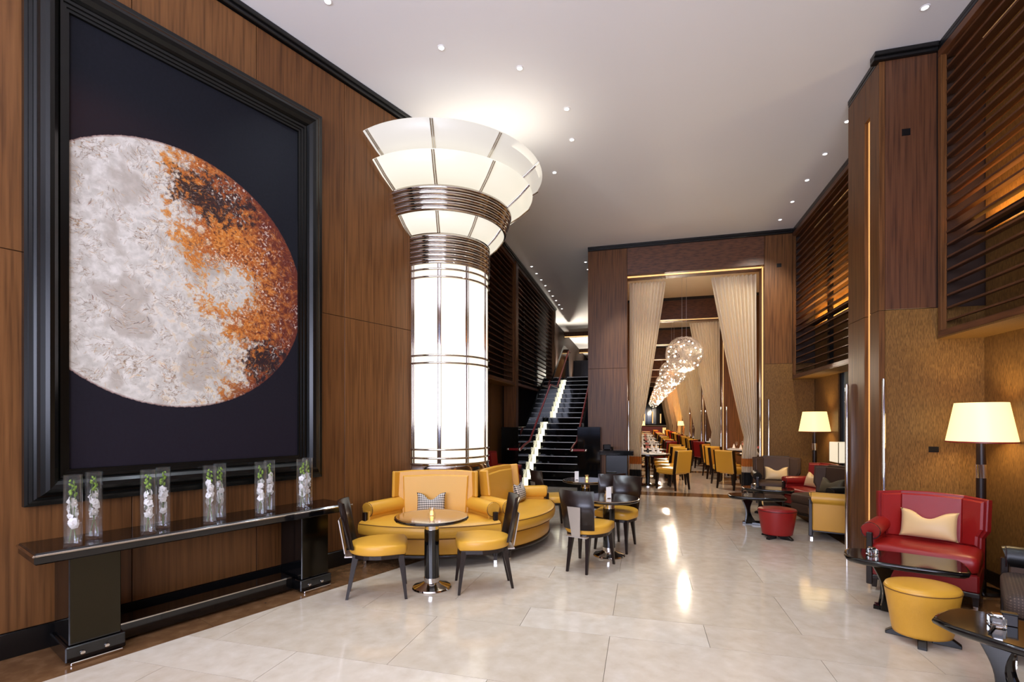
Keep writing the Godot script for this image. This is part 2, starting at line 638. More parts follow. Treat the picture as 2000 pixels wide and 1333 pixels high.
func build_walls() -> void:
	# painting wall
	var w := structure("wall_left", "brown wood panelled wall behind the framed painting", "wall")
	w.position = WO
	w.rotation.y = atan2(0.93669, 0.35016)
	slab("backing", Vector3(-5.6, 0, -0.2), Vector3(4.9, CEIL, -0.02), M.backing, w)
	wall_panels(w, [-5.1, -4.19, -3.28, -2.37, -1.46, -0.55, 0.36, 1.27, 2.18, 3.09, 4.0, 4.9], [0.16, 2.588, 5.03], -0.02, ["wood0", "wood2", "wood1"])
	slab("skirting", Vector3(-5.1, 0, -0.02), Vector3(4.9, 0.16, 0.016), M.black_satin, w, 0.004)
	crown(w, Vector3(-5.1, CEIL - 0.08, -0.02), Vector3(4.9, CEIL, 0.0), Vector3(0, 0, 1))
	# hall wall left of the stair, louvred above
	var l := structure("wall_left_hall", "dark wood wall with louvres beside the staircase", "wall")
	slab("backing", Vector3(-3.3, 0, -30.0), Vector3(-3.07, CEIL, -5.9), M.backing, l)
	slab("end_wall", Vector3(-3.3, 0, -6.2), Vector3(-2.45, CEIL, -6.0), M.backing, l)
	for k in 5:
		slab("panel", Vector3(-3.07, 0.0, -6.9 - 0.9 * k + 0.0025), Vector3(-3.05, 2.28, -6.0 - 0.9 * k - 0.0025), M["oak%d" % (k % 2)], l)
	louvre_bank(l, -2.72, -1, -10.34, -6.3, [-7.3, -8.65])
	louvre_bank(l, -2.72, -1, -15.2, -10.56, [-11.9, -13.4])
	slab("post", Vector3(-2.98, 0.0, -10.56), Vector3(-2.70, CEIL - 0.08, -10.34), M.wood1, l, 0.004)
	slab("post", Vector3(-2.98, 2.0, -15.42), Vector3(-2.70, CEIL - 0.08, -15.2), M.wood1, l, 0.004)
	crown(l, Vector3(-2.98, CEIL - 0.08, -15.42), Vector3(-2.72, CEIL, -6.3), Vector3(1, 0, 0))
	slab("soffit", Vector3(-3.05, 2.28, -10.34), Vector3(-2.72, 2.30, -6.3), M.oak0, l)
	# right wall: two louvred bays and a pillar between them
	var r := structure("wall_right", "oak panelled wall with louvres above the seating", "wall")
	slab("backing", Vector3(3.12, 0, -10.5), Vector3(3.3, CEIL, -9.05), M.backing, r)
	slab("backing", Vector3(3.12, 2.6, -9.05), Vector3(3.3, CEIL, -6.2), M.backing, r)
	slab("backing", Vector3(3.12, 0, -6.2), Vector3(3.3, CEIL, 4.4), M.backing, r)
	for z in [-5.54, -4.55, -3.56, -2.57, -1.58, -0.59, 0.4, 1.39, 2.38, 3.37]:
		slab("panel", Vector3(3.1, 0.12, z + 0.0025), Vector3(3.12, 2.3, z + 0.9875), M["oak%d" % (absi(int(z * 2)) % 2)], r)
	slab("panel", Vector3(3.1, 0.12, -10.16), Vector3(3.12, 2.3, -9.61), M.oak0, r)
	slab("panel", Vector3(3.1, 0.12, -9.605), Vector3(3.12, 2.3, -9.05), M.oak1, r)
	slab("skirting", Vector3(3.09, 0, -10.16), Vector3(3.12, 0.12, -9.05), M.black_satin, r)
	slab("skirting", Vector3(3.09, 0, -5.54), Vector3(3.12, 0.12, 4.2), M.black_satin, r)
	louvre_bank(r, 2.725, 1, -10.16, -6.3, [-8.86, -7.78])
	louvre_bank(r, 2.725, 1, -5.52, 0.6, [-4.55, -3.2, -1.9, -0.6])
	slab("lit_board", Vector3(3.10, 2.3, -10.15), Vector3(3.12, 5.04, -6.3), M.oak0, r)
	slab("lit_board", Vector3(3.10, 2.3, -5.52), Vector3(3.12, 5.04, 0.6), M.oak0, r)
	slab("upper_wall", Vector3(2.725, 2.3, 0.6), Vector3(2.9, CEIL, 4.2), M.wood0, r)
	slab("soffit", Vector3(2.725, 2.285, -10.16), Vector3(3.12, 2.30, -6.28), M.oak1, r)
	slab("soffit", Vector3(2.725, 2.285, -5.54), Vector3(3.12, 2.30, 4.2), M.oak1, r)
	crown(r, Vector3(2.725, CEIL - 0.08, -10.16), Vector3(2.9, CEIL, -6.28), Vector3(-1, 0, 0))
	crown(r, Vector3(2.725, CEIL - 0.08, -5.54), Vector3(2.9, CEIL, 4.2), Vector3(-1, 0, 0))
	# pillar with a lit slot
	var p := structure("wall_pillar", "wood clad pillar with a tall amber light slot", "pillar")
	slab("core", Vector3(2.30, 0, -6.26), Vector3(3.12, CEIL, -5.56), M.backing, p)
	slab("panel", Vector3(2.25, 0.0, -6.28), Vector3(2.30, 2.588, -5.86), M.wood1, p, 0.003)
	slab("panel", Vector3(2.25, 2.592, -6.28), Vector3(2.30, 5.04, -5.86), M.wood1, p, 0.003)
	slab("panel", Vector3(2.25, 0.0, -5.74), Vector3(2.30, 2.588, -5.54), M.wood1, p, 0.003)
	slab("panel", Vector3(2.25, 2.592, -5.74), Vector3(2.30, 5.04, -5.54), M.wood1, p, 0.003)
	slab("panel", Vector3(2.25, 4.62, -5.86), Vector3(2.30, 5.04, -5.74), M.wood1, p)
	slab("panel", Vector3(2.302, 0.0, -5.56), Vector3(3.12, 2.588, -5.54), M.oak0, p, 0.003)
	slab("panel", Vector3(2.302, 2.592, -5.56), Vector3(2.725, 5.04, -5.54), M.wood_dark, p, 0.003)
	slab("panel", Vector3(2.302, 0.0, -6.28), Vector3(3.12, 5.04, -6.26), M.wood0, p, 0.003)
	slab("light_slot", Vector3(2.284, 0.02, -5.86), Vector3(2.302, 4.62, -5.74), M.led_slot, p)
	slab("socket", Vector3(2.44, 4.28, -5.541), Vector3(2.51, 4.345, -5.534), M.black_satin, p)
	slab("socket", Vector3(2.66, 1.20, -5.541), Vector3(2.74, 1.255, -5.534), M.black_satin, p)
	crown(p, Vector3(2.25, CEIL - 0.08, -6.28), Vector3(2.30, CEIL, -5.54), Vector3(-1, 0, 0))
	crown(p, Vector3(2.195, CEIL - 0.08, -5.60), Vector3(2.725, CEIL, -5.54), Vector3(0, 0, 1))
	# window in the far right bay
	var win := structure("window_1", "grey glass window with slim black posts under the louvres", "window")
	slab("pane", Vector3(3.16, 0.15, -9.0), Vector3(3.18, 2.6, -7.95), M.window_glass, win)
	slab("pane", Vector3(3.16, 0.15, -7.93), Vector3(3.18, 2.6, -6.3), M.window_glass, win)
	slab("mullion", Vector3(3.13, 0.15, -7.96), Vector3(3.2, 2.6, -7.92), M.black_satin, win)
	slab("mullion", Vector3(3.13, 0.15, -9.05), Vector3(3.2, 2.6, -9.0), M.black_satin, win)
	slab("sill", Vector3(3.08, 0.0, -9.05), Vector3(3.2, 0.15, -6.28), M.oak1, win)
	# wall behind the viewer with three tall windows
	var b := structure("wall_back", "wood wall with tall windows behind the viewer", "wall")
	slab("pier", Vector3(-7.4, 0, 4.2), Vector3(-4.8, CEIL, 4.4), M.wood0, b)
	slab("pier", Vector3(2.0, 0, 4.2), Vector3(4.6, CEIL, 4.4), M.wood0, b)
	slab("head", Vector3(-4.8, 4.6, 4.2), Vector3(2.0, CEIL, 4.4), M.wood1, b)
	slab("apron", Vector3(-4.8, 0, 4.2), Vector3(2.0, 0.8, 4.4), M.wood1, b)
	for k in 4:
		slab("mullion", Vector3(-4.8 + k * 2.267 - 0.05, 0.8, 4.2), Vector3(-4.8 + k * 2.267 + 0.05, 4.6, 4.34), M.black_satin, b)

func louvre_bank(parent: Node, x: float, sd: int, z0: float, z1: float, posts: Array) -> void:
	# horizontal wood slats in a frame; sd is the side on which the backing lies
	var dx := 0.16 * sd
	var m := box_mesh(Vector3(0.105, 0.018, z1 - z0), 0.003)
	var y := 2.46
	while y < 4.98:
		part("slat", m, M.slat, parent, Vector3(x + dx * 0.5 + 0.012 * sd, y, (z0 + z1) / 2.0), Vector3(0, 0, 0.26 * sd))
		y += 0.1195
	for z in posts:
		slab("upright", Vector3(x + dx + 0.01 * sd, 2.34, z - 0.045), Vector3(x + dx + 0.07 * sd, 4.98, z + 0.045), M.black_satin, parent)
	slab("rail", Vector3(x, 2.30, z0), Vector3(x + dx, 2.36, z1), M.wood_rail, parent, 0.003)
	slab("rail", Vector3(x, 4.97, z0), Vector3(x + dx, 5.04, z1), M.wood_rail, parent, 0.003)
	slab("stile", Vector3(x, 2.36, z0), Vector3(x + dx * 0.3, 4.97, z0 + 0.05), M.wood1, parent, 0.003)
	slab("stile", Vector3(x, 2.36, z1 - 0.05), Vector3(x + dx * 0.3, 4.97, z1), M.wood1, parent, 0.003)

func louvre_light(at: Vector3, length: float) -> void:
	# a shelf with a strip lamp behind the louvres, shining up the wall
	var t := thing("strip_light", "warm strip light behind the louvres %s" % ("between the pillar and the portal" if at.z < -6 else "above the red settee by the pillar"), "light", at, 0.0, "strip lights behind louvres")
	slab("shelf", Vector3(-0.07, -0.03, -length / 2), Vector3(0.07, 0, length / 2), M.backing, t)
	slab("led_strip", Vector3(-0.02, 0.002, -length / 2 + 0.05), Vector3(0.02, 0.018, length / 2 - 0.05), M.led, t)
	area(at + Vector3(-0.03, 0.045, 0), at + Vector3(1.0, 0.95, 0), Vector2(length - 0.1, 0.05), LOUVRE_E, Color(1.0, 0.78, 0.48))

const LOUVRE_E := 3.5

func build_portal(k: int) -> void:
	var z := -10.17 - 4.75 * k
	var p := structure("wall_portal" if k == 0 else "wall_portal_%03d" % k, ["brown wood portal framed by curtains and amber light line", "second wood portal seen through the first", "third wood portal down the restaurant", "fourth wood portal down the restaurant", "fifth wood portal down the restaurant", "sixth wood portal down the restaurant", "seventh wood portal down the restaurant", "eighth wood portal down the restaurant"][k], "wall")
	var D := 0.45
	slab("core", Vector3(-1.08, 0, z - D + 0.02), Vector3(-0.325, CEIL, z - 0.02), M.backing, p)
	slab("core", Vector3(2.27, 0, z - D + 0.02), Vector3(3.75, CEIL, z - 0.02), M.backing, p)
	slab("core", Vector3(-0.325, 4.51, z - D + 0.02), Vector3(2.27, CEIL, z - 0.02), M.backing, p)
	# boards on the face
	var f := z - 0.02
	slab("panel", Vector3(-1.1, 0.02, f), Vector3(-0.305, 2.586, z), M.wood0, p, 0.002)
	slab("panel", Vector3(-1.1, 2.591, f), Vector3(-0.305, 5.04, z), M.wood1, p, 0.002)
	slab("panel", Vector3(2.25, 0.02, f), Vector3(3.1, 2.586, z), M.oak0 if k == 0 else M.wood0, p, 0.002)
	slab("panel", Vector3(2.25, 2.591, f), Vector3(2.725 if k == 0 else 3.6, 5.04, z), M.wood0, p, 0.002)
	slab("panel", Vector3(-0.300, 4.49, f), Vector3(2.245, 5.04, z), M.wood_rail, p, 0.002)
	# reveal with a groove that holds the light line
	for sgn in [[-0.325, -0.305], [2.25, 2.27]]:
		slab("reveal", Vector3(sgn[0], 0.0, z - 0.11), Vector3(sgn[1], 4.51, z - 0.02), M.wood1, p)
		slab("reveal", Vector3(sgn[0], 0.0, z - D), Vector3(sgn[1], 4.51, z - 0.25), M.wood1, p)
	slab("reveal", Vector3(-0.305, 4.49, z - 0.11), Vector3(2.25, 4.51, z - 0.02), M.wood_rail, p)
	slab("reveal", Vector3(-0.305, 4.49, z - D), Vector3(2.25, 4.51, z - 0.25), M.wood_rail, p)
	slab("led_strip_light", Vector3(-0.30, 4.498, z - 0.247), Vector3(2.245, 4.508, z - 0.113), M.led_soft, p)
	slab("led_strip_light", Vector3(2.258, 0.0, z - 0.247), Vector3(2.268, 4.50, z - 0.113), M.led_soft, p)
	slab("led_strip_light", Vector3(-0.323, 0.0, z - 0.247), Vector3(-0.313, 4.50, z - 0.113), M.led_soft, p)
	if k == 0:
		crown(p, Vector3(-1.1, CEIL - 0.08, f), Vector3(2.725, CEIL, z), Vector3(0, 0, 1))
		slab("socket", Vector3(2.46, 4.42, z - 0.001), Vector3(2.54, 4.49, z + 0.006), M.black_satin, p)
	else:
		crown(p, Vector3(-1.0, CEIL - 0.08, f), Vector3(3.6, CEIL, z), Vector3(0, 0, 1))

func build_restaurant_shell() -> void:
	var w := structure("wall_restaurant_right", "dark wood wall along the right of the restaurant", "wall")
	slab("core", Vector3(3.62, 0, -50), Vector3(3.8, CEIL, -10.3), M.backing, w)
	for k in 32:
		slab("panel", Vector3(3.6, 0, -10.64 - 1.2 * (k + 1) + 0.005), Vector3(3.62, CEIL, -10.64 - 1.2 * k), M["wood%d" % (k % 2)], w)
	var v := structure("wall_restaurant_left", "dark wood wall between the restaurant and the staircase", "wall")
	slab("core", Vector3(-1.1, 0, -50), Vector3(-0.95, CEIL, -10.6), M.wood0, v)
	var e := structure("wall_end", "dark glazed end wall of the restaurant", "wall")
	slab("core", Vector3(-1.0, 0, -49.4), Vector3(3.8, CEIL, -49.2), M.backing, e)
	for k in 10:
		slab("glass_panel", Vector3(-0.9 + k * 0.45, 1.2, -49.2), Vector3(-0.5 + k * 0.45, 3.2, -49.17), M.window_glass if k % 3 == 1 else M.granite, e)
	for k in 5:  # glowing bars stand in for the vertical highlights on the dark glass
		slab("highlight_bar", Vector3(-0.6 + k * 0.75, 1.3, -49.15), Vector3(-0.5 + k * 0.75, 2.4 - 0.2 * (k % 2), -49.13), M.led_soft, e)
	var c := structure("ceiling_restaurant", "cream plaster ceiling strips between the restaurant portals", "ceiling")
	for k in 8:
		slab("plaster", Vector3(-0.95, CEIL - 0.012, -14.9 - 4.75 * k), Vector3(3.6, CEIL - 0.002, -10.62 - 4.75 * k), M.plaster_cream, c)

# ------------------------------------------------------------------ fixtures
func downlight(x: float, z: float, label: String, group: String, energy := 0.0, angle := 38.0, col := Color(0.90, 0.95, 1.0)) -> void:
	var t := thing("downlight", label, "light", Vector3(x, CEIL, z), 0.0, group)
	if down_ring == null:
		var s := S()
		lathe(s, [Vector2(0.038, 0.0), Vector2(0.038, -0.004), Vector2(0.028, -0.006), Vector2(0.024, -0.002)], 16)
		down_ring = done(s)
		var q := S()
		lathe(q, [Vector2(0.0, -0.003), Vector2(0.025, -0.003), Vector2(0.025, -0.002)], 14, Transform3D.IDENTITY, false)
		down_lens = done(q)
	part("trim_ring", down_ring, M.plaster, t)
	part("light_lens", down_lens, M.down_glow, t)
	if energy > 0.0:
		spot(Vector3(x, CEIL - 0.012, z), Vector3(x, 0, z), energy, angle, col, 0.03, t)

var down_ring: ArrayMesh
var down_lens: ArrayMesh

func build_downlights() -> void:
	for i in DOWN.size():
		downlight(DOWN[i][0], DOWN[i][1], "small bright ceiling downlight in the arc around the glowing column", "downlights around the column", SPOT_E, 40.0)
	for k in 8:
		downlight(2.385, -4.285 - 0.737 * k - (0.0 if k < 2 else 0.19), "small bright ceiling downlight in the row along the right wall louvres", "downlights along the right wall", SPOT_E * 0.55 if k % 2 == 0 else 0.0, 34.0)
	for k in 9:
		downlight(-2.505, -11.04 - 0.55 * k, "small bright ceiling downlight in the row above the stair louvres", "downlights above the staircase", SPOT_E * 1.3 if k % 3 == 0 else 0.0, 40.0)
	for k in 4:
		downlight(-1.25, -11.05 - 0.55 * k, "small bright ceiling downlight beside the portal pier above the stair", "downlights beside the portal pier")
	for p in [[-1.6, -2.4], [-0.2, -2.9], [1.2, -3.2], [-0.3, -1.0], [1.3, -0.8], [-2.4, -0.6], [0.6, -4.1]]:  # out-of-view lamps added to light the foreground floor
		downlight(p[0], p[1], "small added ceiling downlight over the open marble floor", "added downlights over the open floor", SPOT_E * 0.8, 42.0)
	# two extra spots added near the downlights to brighten the portal curtains
	spot(Vector3(-1.236, CEIL - 0.015, -6.95), Vector3(0.12, 2.4, -10.7), 11.0, 14.0, Color(1.0, 0.96, 0.9), 0.03)
	spot(Vector3(2.385, CEIL - 0.015, -8.70), Vector3(1.75, 2.6, -10.7), 5.0, 34.0, Color(1.0, 0.96, 0.9), 0.03)
	for k in 6:  # lamps added to light the curtains, the far ones strong amber to colour them
		for x in [0.25, 1.75]:
			downlight(x, -11.25 - 4.75 * k, "small added ceiling downlight over the restaurant tables", "added downlights in the restaurant", SPOT_E * (1.25 if k < 4 else 14.0), 48.0, Color(0.98, 0.97, 1.0) if k < 4 else Color(1.0, 0.66, 0.32))

func build_column() -> void:
	var t := thing("illuminated_column", "glowing half column of white glass in chrome bands with flared capital", "column lamp", COL, atan2(WN.x, WN.z))
	# local +z points out of the painting wall; angle 0 = +z, positive towards +x
	var ribs := []
	for k in 6:
		ribs.append(deg_to_rad(85.5 - 34.5 * k))
	var A0 := -PI / 2
	var A1 := PI / 2
	# shaft
	var R := 0.575
	slab("core", Vector3(-0.30, 0.0, 0.0), Vector3(0.30, 4.3, 0.28), M.plaster, t)
	for row in [[1.17, 2.18], [2.29, 3.20]]:
		for k in 5:
			var s := S()
			sweep_arc(s, [Vector2(R - 0.03, row[0]), Vector2(R - 0.03, row[1]), Vector2(R - 0.018, row[1]), Vector2(R - 0.018, row[0])], ribs[k + 1] + 0.02, ribs[k] - 0.02, 8)
			obj("light_pane", s, M.column_glow, t)
	for row in [[0.99, 1.045], [1.07, 1.15], [2.20, 2.27], [3.22, 3.29], [3.31, 3.37]]:
		var s := S()
		sweep_arc(s, [Vector2(R - 0.03, row[0]), Vector2(R - 0.03, row[1]), Vector2(R - 0.018, row[1]), Vector2(R - 0.018, row[0])], A0, A1, 40)
		obj("light_band", s, M.column_glow, t)
	for y in [0.985, 1.057, 1.16, 2.19, 2.28, 3.21, 3.30, 3.375]:
		var s := S()
		sweep_arc(s, [Vector2(R - 0.02, y - 0.012), Vector2(R + 0.004, y - 0.012), Vector2(R + 0.012, y), Vector2(R + 0.004, y + 0.012), Vector2(R - 0.02, y + 0.012)], A0, A1, 40, true)
		obj("ring", s, M.chrome_dark, t)
	for a in ribs:
		for d in [-0.030, 0.030]:
			var s := S()
			var c := Vector3(sin(a + d) * (R - 0.004), 2.18, cos(a + d) * (R - 0.004))
			tube(s, [c - Vector3(0, 1.2, 0), c + Vector3(0, 1.2, 0)], 0.0075, 8)
			obj("mullion", s, M.chrome_dark, t)
		var s2 := S()
		box(s2, Vector3(-0.011, 0.985, R - 0.024), Vector3(0.011, 3.375, R - 0.012), 0.0, Transform3D(Basis(Vector3.UP, a), Vector3.ZERO))
		obj("mullion_plate", s2, M.chrome_dark, t)
	# chrome base and necking with grooves
	var base := S()
	sweep_arc(base, [Vector2(R - 0.1, 0.0), Vector2(R + 0.02, 0.0), Vector2(R + 0.02, 0.9), Vector2(R, 0.94), Vector2(R, 0.985), Vector2(R - 0.1, 0.985)], A0, A1, 40)
	obj("base_drum", base, M.chrome_dark, t)
	for k in 6:
		var y := 3.385 + k * 0.057
		var s := S()
		sweep_arc(s, [Vector2(R - 0.06, y), Vector2(R + 0.012, y), Vector2(R + 0.018, y + 0.022), Vector2(R + 0.012, y + 0.046), Vector2(R - 0.06, y + 0.046)], A0, A1, 40)
		obj("necking_band", s, M.chrome_dark, t)
	var neck := S()
	sweep_arc(neck, [Vector2(R - 0.1, 3.38), Vector2(R - 0.006, 3.38), Vector2(R - 0.006, 3.725), Vector2(R - 0.1, 3.725)], A0, A1, 40)
	obj("necking_core", neck, M.black_satin, t)
	# capital: small bowl, chrome collar, two wide bowls
	bowl(t, ribs, 0.60, 3.715, 0.775, 3.90, 0.0, M.capital_glow)
	for k in 5:
		var y := 3.90 + k * 0.052
		var r := 0.790 + k * 0.016
		var s := S()
		sweep_arc(s, [Vector2(r - 0.06, y), Vector2(r + 0.008, y), Vector2(r + 0.016, y + 0.02), Vector2(r + 0.018, y + 0.043), Vector2(r - 0.06, y + 0.043)], A0, A1, 44)
		obj("collar_band", s, M.chrome_dark, t)
	var cc := S()
	sweep_arc(cc, [Vector2(0.70, 3.90), Vector2(0.782, 3.90), Vector2(0.848, 4.16), Vector2(0.72, 4.16)], A0, A1, 44)
	obj("collar_core", cc, M.black_satin, t)
	bowl(t, ribs, 0.852, 4.155, 1.145, 4.393, 0.0, M.capital_glow)
	bowl(t, ribs, 0.90, 4.40, 1.27, 4.647, 0.0, M.rim_glow)

func bowl(t: Node3D, ribs: Array, r0: float, y0: float, r1: float, y1: float, _x: float, m: Material) -> void:
	# frosted panes between chrome ribs, flaring from r0 to r1
	var d := Vector2(r1 - r0, y1 - y0).normalized()
	var n := Vector2(d.y, -d.x)
	for k in 5:
		var s := S()
		var p0 := Vector2(r0, y0)
		var p1 := Vector2(r1, y1)
		var a0: float = ribs[k + 1] if k < 4 else -PI / 2
		var a1: float = ribs[k] if k > 0 else PI / 2
		sweep_arc(s, [p0, p0.lerp(p1, 0.5) + n * 0.012, p1, p1 - n * 0.012, p0.lerp(p1, 0.5), p0 - n * 0.012], a0, a1, 10)
		obj("glass_pane_light", s, m, t)
	for a in ribs:
		for e in [-0.011, 0.011]:
			var s := S()
			var dir := Vector3(sin(a), 0, cos(a))
			var tan_ = Vector3(cos(a), 0, -sin(a)) * e
			var q0 = dir * (r0 + n.x * 0.012) + Vector3(0, y0 + n.y * 0.012, 0) + tan_
			var qm = dir * ((r0 + r1) / 2 + n.x * 0.022) + Vector3(0, (y0 + y1) / 2 + n.y * 0.022, 0) + tan_
			var q1 = dir * (r1 + n.x * 0.012) + Vector3(0, y1 + n.y * 0.012, 0) + tan_
			tube(s, [q0, qm, q1], 0.008, 6)
			obj("rib", s, M.chrome_dark, t)

func painting_tex() -> ImageTexture:
	var w := 620
	var h := 1164
	var ns := []
	for d in [[51, 0.010, 6, 60.0], [52, 0.035, 5, 25.0], [53, 0.09, 4, 12.0], [54, 0.006, 3, 30.0]]:
		var f := FastNoiseLite.new()
		f.seed = d[0]
		f.noise_type = FastNoiseLite.TYPE_SIMPLEX_SMOOTH
		f.frequency = d[1]
		f.fractal_octaves = d[2]
		f.domain_warp_enabled = true
		f.domain_warp_amplitude = d[3]
		f.domain_warp_frequency = d[1]
		ns.append(f.get_image(w, h, false, false, true).get_data())
	var out := PackedByteArray()
	out.resize(w * h * 3)
	var cx := (1.56 - 0.907) / 1.625
	var coast := [Vector2(0.0, 0.45), Vector2(0.19, 0.42), Vector2(0.27, 0.36), Vector2(0.36, 0.40), Vector2(0.45, 0.44), Vector2(0.52, 0.50), Vector2(0.60, 0.54), Vector2(0.68, 0.68), Vector2(0.76, 0.70), Vector2(1.0, 0.50)]
	var cy := (4.233 - 2.62) / 3.053
	for y in h:
		var v := float(y) / h
		for x in w:
			var i := y * w + x
			var u := float(x) / w
			var a = ns[0][i] / 255.0
			var b = ns[1][i] / 255.0
			var c = ns[2][i] / 255.0
			var e = ns[3][i] / 255.0
			var dx := (u - cx) * 1.625
			var dy := (v - cy) * 3.053
			var rr = sqrt(dx * dx + dy * dy) / 1.01 + (c - 0.5) * 0.008
			var col: Color
			if rr > 1.0:
				col = c8(17, 18, 24).lerp(c8(30, 21, 30), clampf((v - 0.45) * 1.6, 0.0, 1.0))
				col = col.lerp(c8(46, 26, 28), clampf(1.0 - absf(v - 0.22) * 9.0, 0.0, 0.7) * clampf(1.0 - u * 1.6, 0.0, 1.0))
				col = col.lerp(c8(32, 33, 42), c * 0.4)
			else:
				# how far a spot lies in the rusty half: a ragged boundary down the disc
				var edge: float = 0.0
				for q in 9:
					if v >= coast[q].x and v <= coast[q + 1].x:
						edge = lerpf(coast[q].y, coast[q + 1].y, (v - coast[q].x) / (coast[q + 1].x - coast[q].x))
				edge += (a - 0.5) * 0.22 + (b - 0.5) * 0.20
				var rust := clampf((u - edge) * 12.0 + 0.4 + (c - 0.5) * 2.0, 0.0, 1.0)
				# the white bay in the middle of the rust
				var bay := Vector2((u - 0.62) / 0.13, (v - 0.525) / 0.06).length()
				rust *= clampf((bay - 0.85) * 2.6 + (b - 0.5) * 2.6 + (c - 0.5) * 3.0, 0.0, 1.0)
				var white := c8(182, 175, 162).lerp(c8(222, 216, 205), clampf(b * 1.1 + c * 0.25 - 0.1, 0.0, 1.0))
				white = white.lerp(c8(164, 152, 138), clampf((0.47 - e) * 4.0, 0.0, 0.6))
				var streak := clampf((absf(b - 0.47) * -16.0 + 0.9) + (c - 0.5) * 1.6, 0.0, 1.0) * clampf((e - 0.44) * 5.0, 0.0, 1.0) * clampf((a - 0.4) * 4.0, 0.0, 1.0)
				white = white.lerp(c8(120, 92, 66), streak * 0.8)
				white = white.lerp(c8(196, 150, 84), clampf((b - 0.66) * 5.0, 0.0, 0.5) * clampf((u - 0.2) * 3.0, 0.0, 1.0))
				var orange := c8(196, 116, 46).lerp(c8(150, 72, 34), clampf(a * 1.5 - 0.35, 0.0, 1.0)).lerp(c8(216, 158, 92), clampf((c - 0.55) * 3.4, 0.0, 0.75)).lerp(c8(70, 40, 34), clampf((0.40 - c) * 4.5 + (b - 0.5) * 1.5, 0.0, 0.75))
				orange = orange.lerp(c8(84, 34, 30), clampf((rr - 0.62) * 2.6 + (b - 0.5) * 1.4, 0.0, 0.85) * clampf((u - 0.45) * 3.0, 0.0, 1.0))
				# dark crusts in the upper middle and the lower right
				var dk := maxf(clampf(1.0 - Vector2((u - 0.52) / 0.26, (v - 0.30) / 0.075).length(), 0.0, 1.0), clampf(1.0 - Vector2((u - 0.80) / 0.2, (v - 0.72) / 0.07).length(), 0.0, 1.0))
				dk = clampf(dk * 2.2 + (b - 0.56) * 4.5 + (c - 0.5) * 3.5, 0.0, 1.0) if dk > 0.0 else 0.0
				orange = orange.lerp(c8(40, 30, 32), dk * 0.9)
				orange = orange.lerp(c8(228, 218, 204), clampf((c - 0.64) * 9.0 + (b - 0.52) * 4.0, 0.0, 0.8) * clampf((a - 0.5) * 7.0, 0.0, 1.0))
				col = white.lerp(orange, rust)
				col = col.lerp(c8(90, 48, 40), clampf((rr - 0.985) * 40.0, 0.0, 0.6))
			out[i * 3] = int(clampf(col.r * 255.0, 0, 255))
			out[i * 3 + 1] = int(clampf(col.g * 255.0, 0, 255))
			out[i * 3 + 2] = int(clampf(col.b * 255.0, 0, 255))
	# brush marks: short curved strokes over the disc
	var r2 := RandomNumberGenerator.new()
	r2.seed = 19
	for k in 14000:
		var px := r2.randf() * w
		var py := r2.randf() * h
		var i0 := int(py) * w + int(px)
		if Vector2((px / w - cx) * 1.625, (py / h - cy) * 3.053).length() > 0.99:
			continue
		var light: bool = out[i0 * 3 + 2] > 150
		var e: float = ns[3][i0] / 255.0
		var tone: Color
		var alpha := r2.randf_range(0.15, 0.5)
		var wide := r2.randf() < 0.45
		if light:
			if r2.randf() > clampf((ns[0][i0] / 255.0 - 0.42) * 5.0, 0.05, 0.9):
				continue
			tone = [c8(112, 86, 64), c8(150, 122, 92), c8(88, 74, 64), c8(190, 150, 100), c8(246, 243, 236)][r2.randi_range(0, 4)]
		else:
			tone = [c8(204, 128, 54), c8(226, 176, 104), c8(120, 50, 34), c8(44, 30, 32), c8(168, 88, 40), c8(234, 226, 212), c8(196, 116, 46)][r2.randi_range(0, 6)]
		var dir = e * 7.0 + r2.randf_range(-0.45, 0.45) - 1.6
		var bend := r2.randf_range(-0.05, 0.05)
		for q in r2.randi_range(4, 16):
			px += cos(dir)
			py += sin(dir)
			dir += bend
			if px < 0 or py < 0 or px >= w or py >= h or Vector2((px / w - cx) * 1.625, (py / h - cy) * 3.053).length() > 1.005:
				break
			var j := (int(py) * w + int(px)) * 3
			out[j] = int(lerpf(out[j], tone.r * 255.0, alpha))
			out[j + 1] = int(lerpf(out[j + 1], tone.g * 255.0, alpha))
			out[j + 2] = int(lerpf(out[j + 2], tone.b * 255.0, alpha))
			if wide and j + 5 < out.size():
				out[j + 3] = int(lerpf(out[j + 3], tone.r * 255.0, alpha * 0.8))
				out[j + 4] = int(lerpf(out[j + 4], tone.g * 255.0, alpha * 0.8))
				out[j + 5] = int(lerpf(out[j + 5], tone.b * 255.0, alpha * 0.8))
	return ImageTexture.create_from_image(Image.create_from_data(w, h, false, Image.FORMAT_RGB8, out))

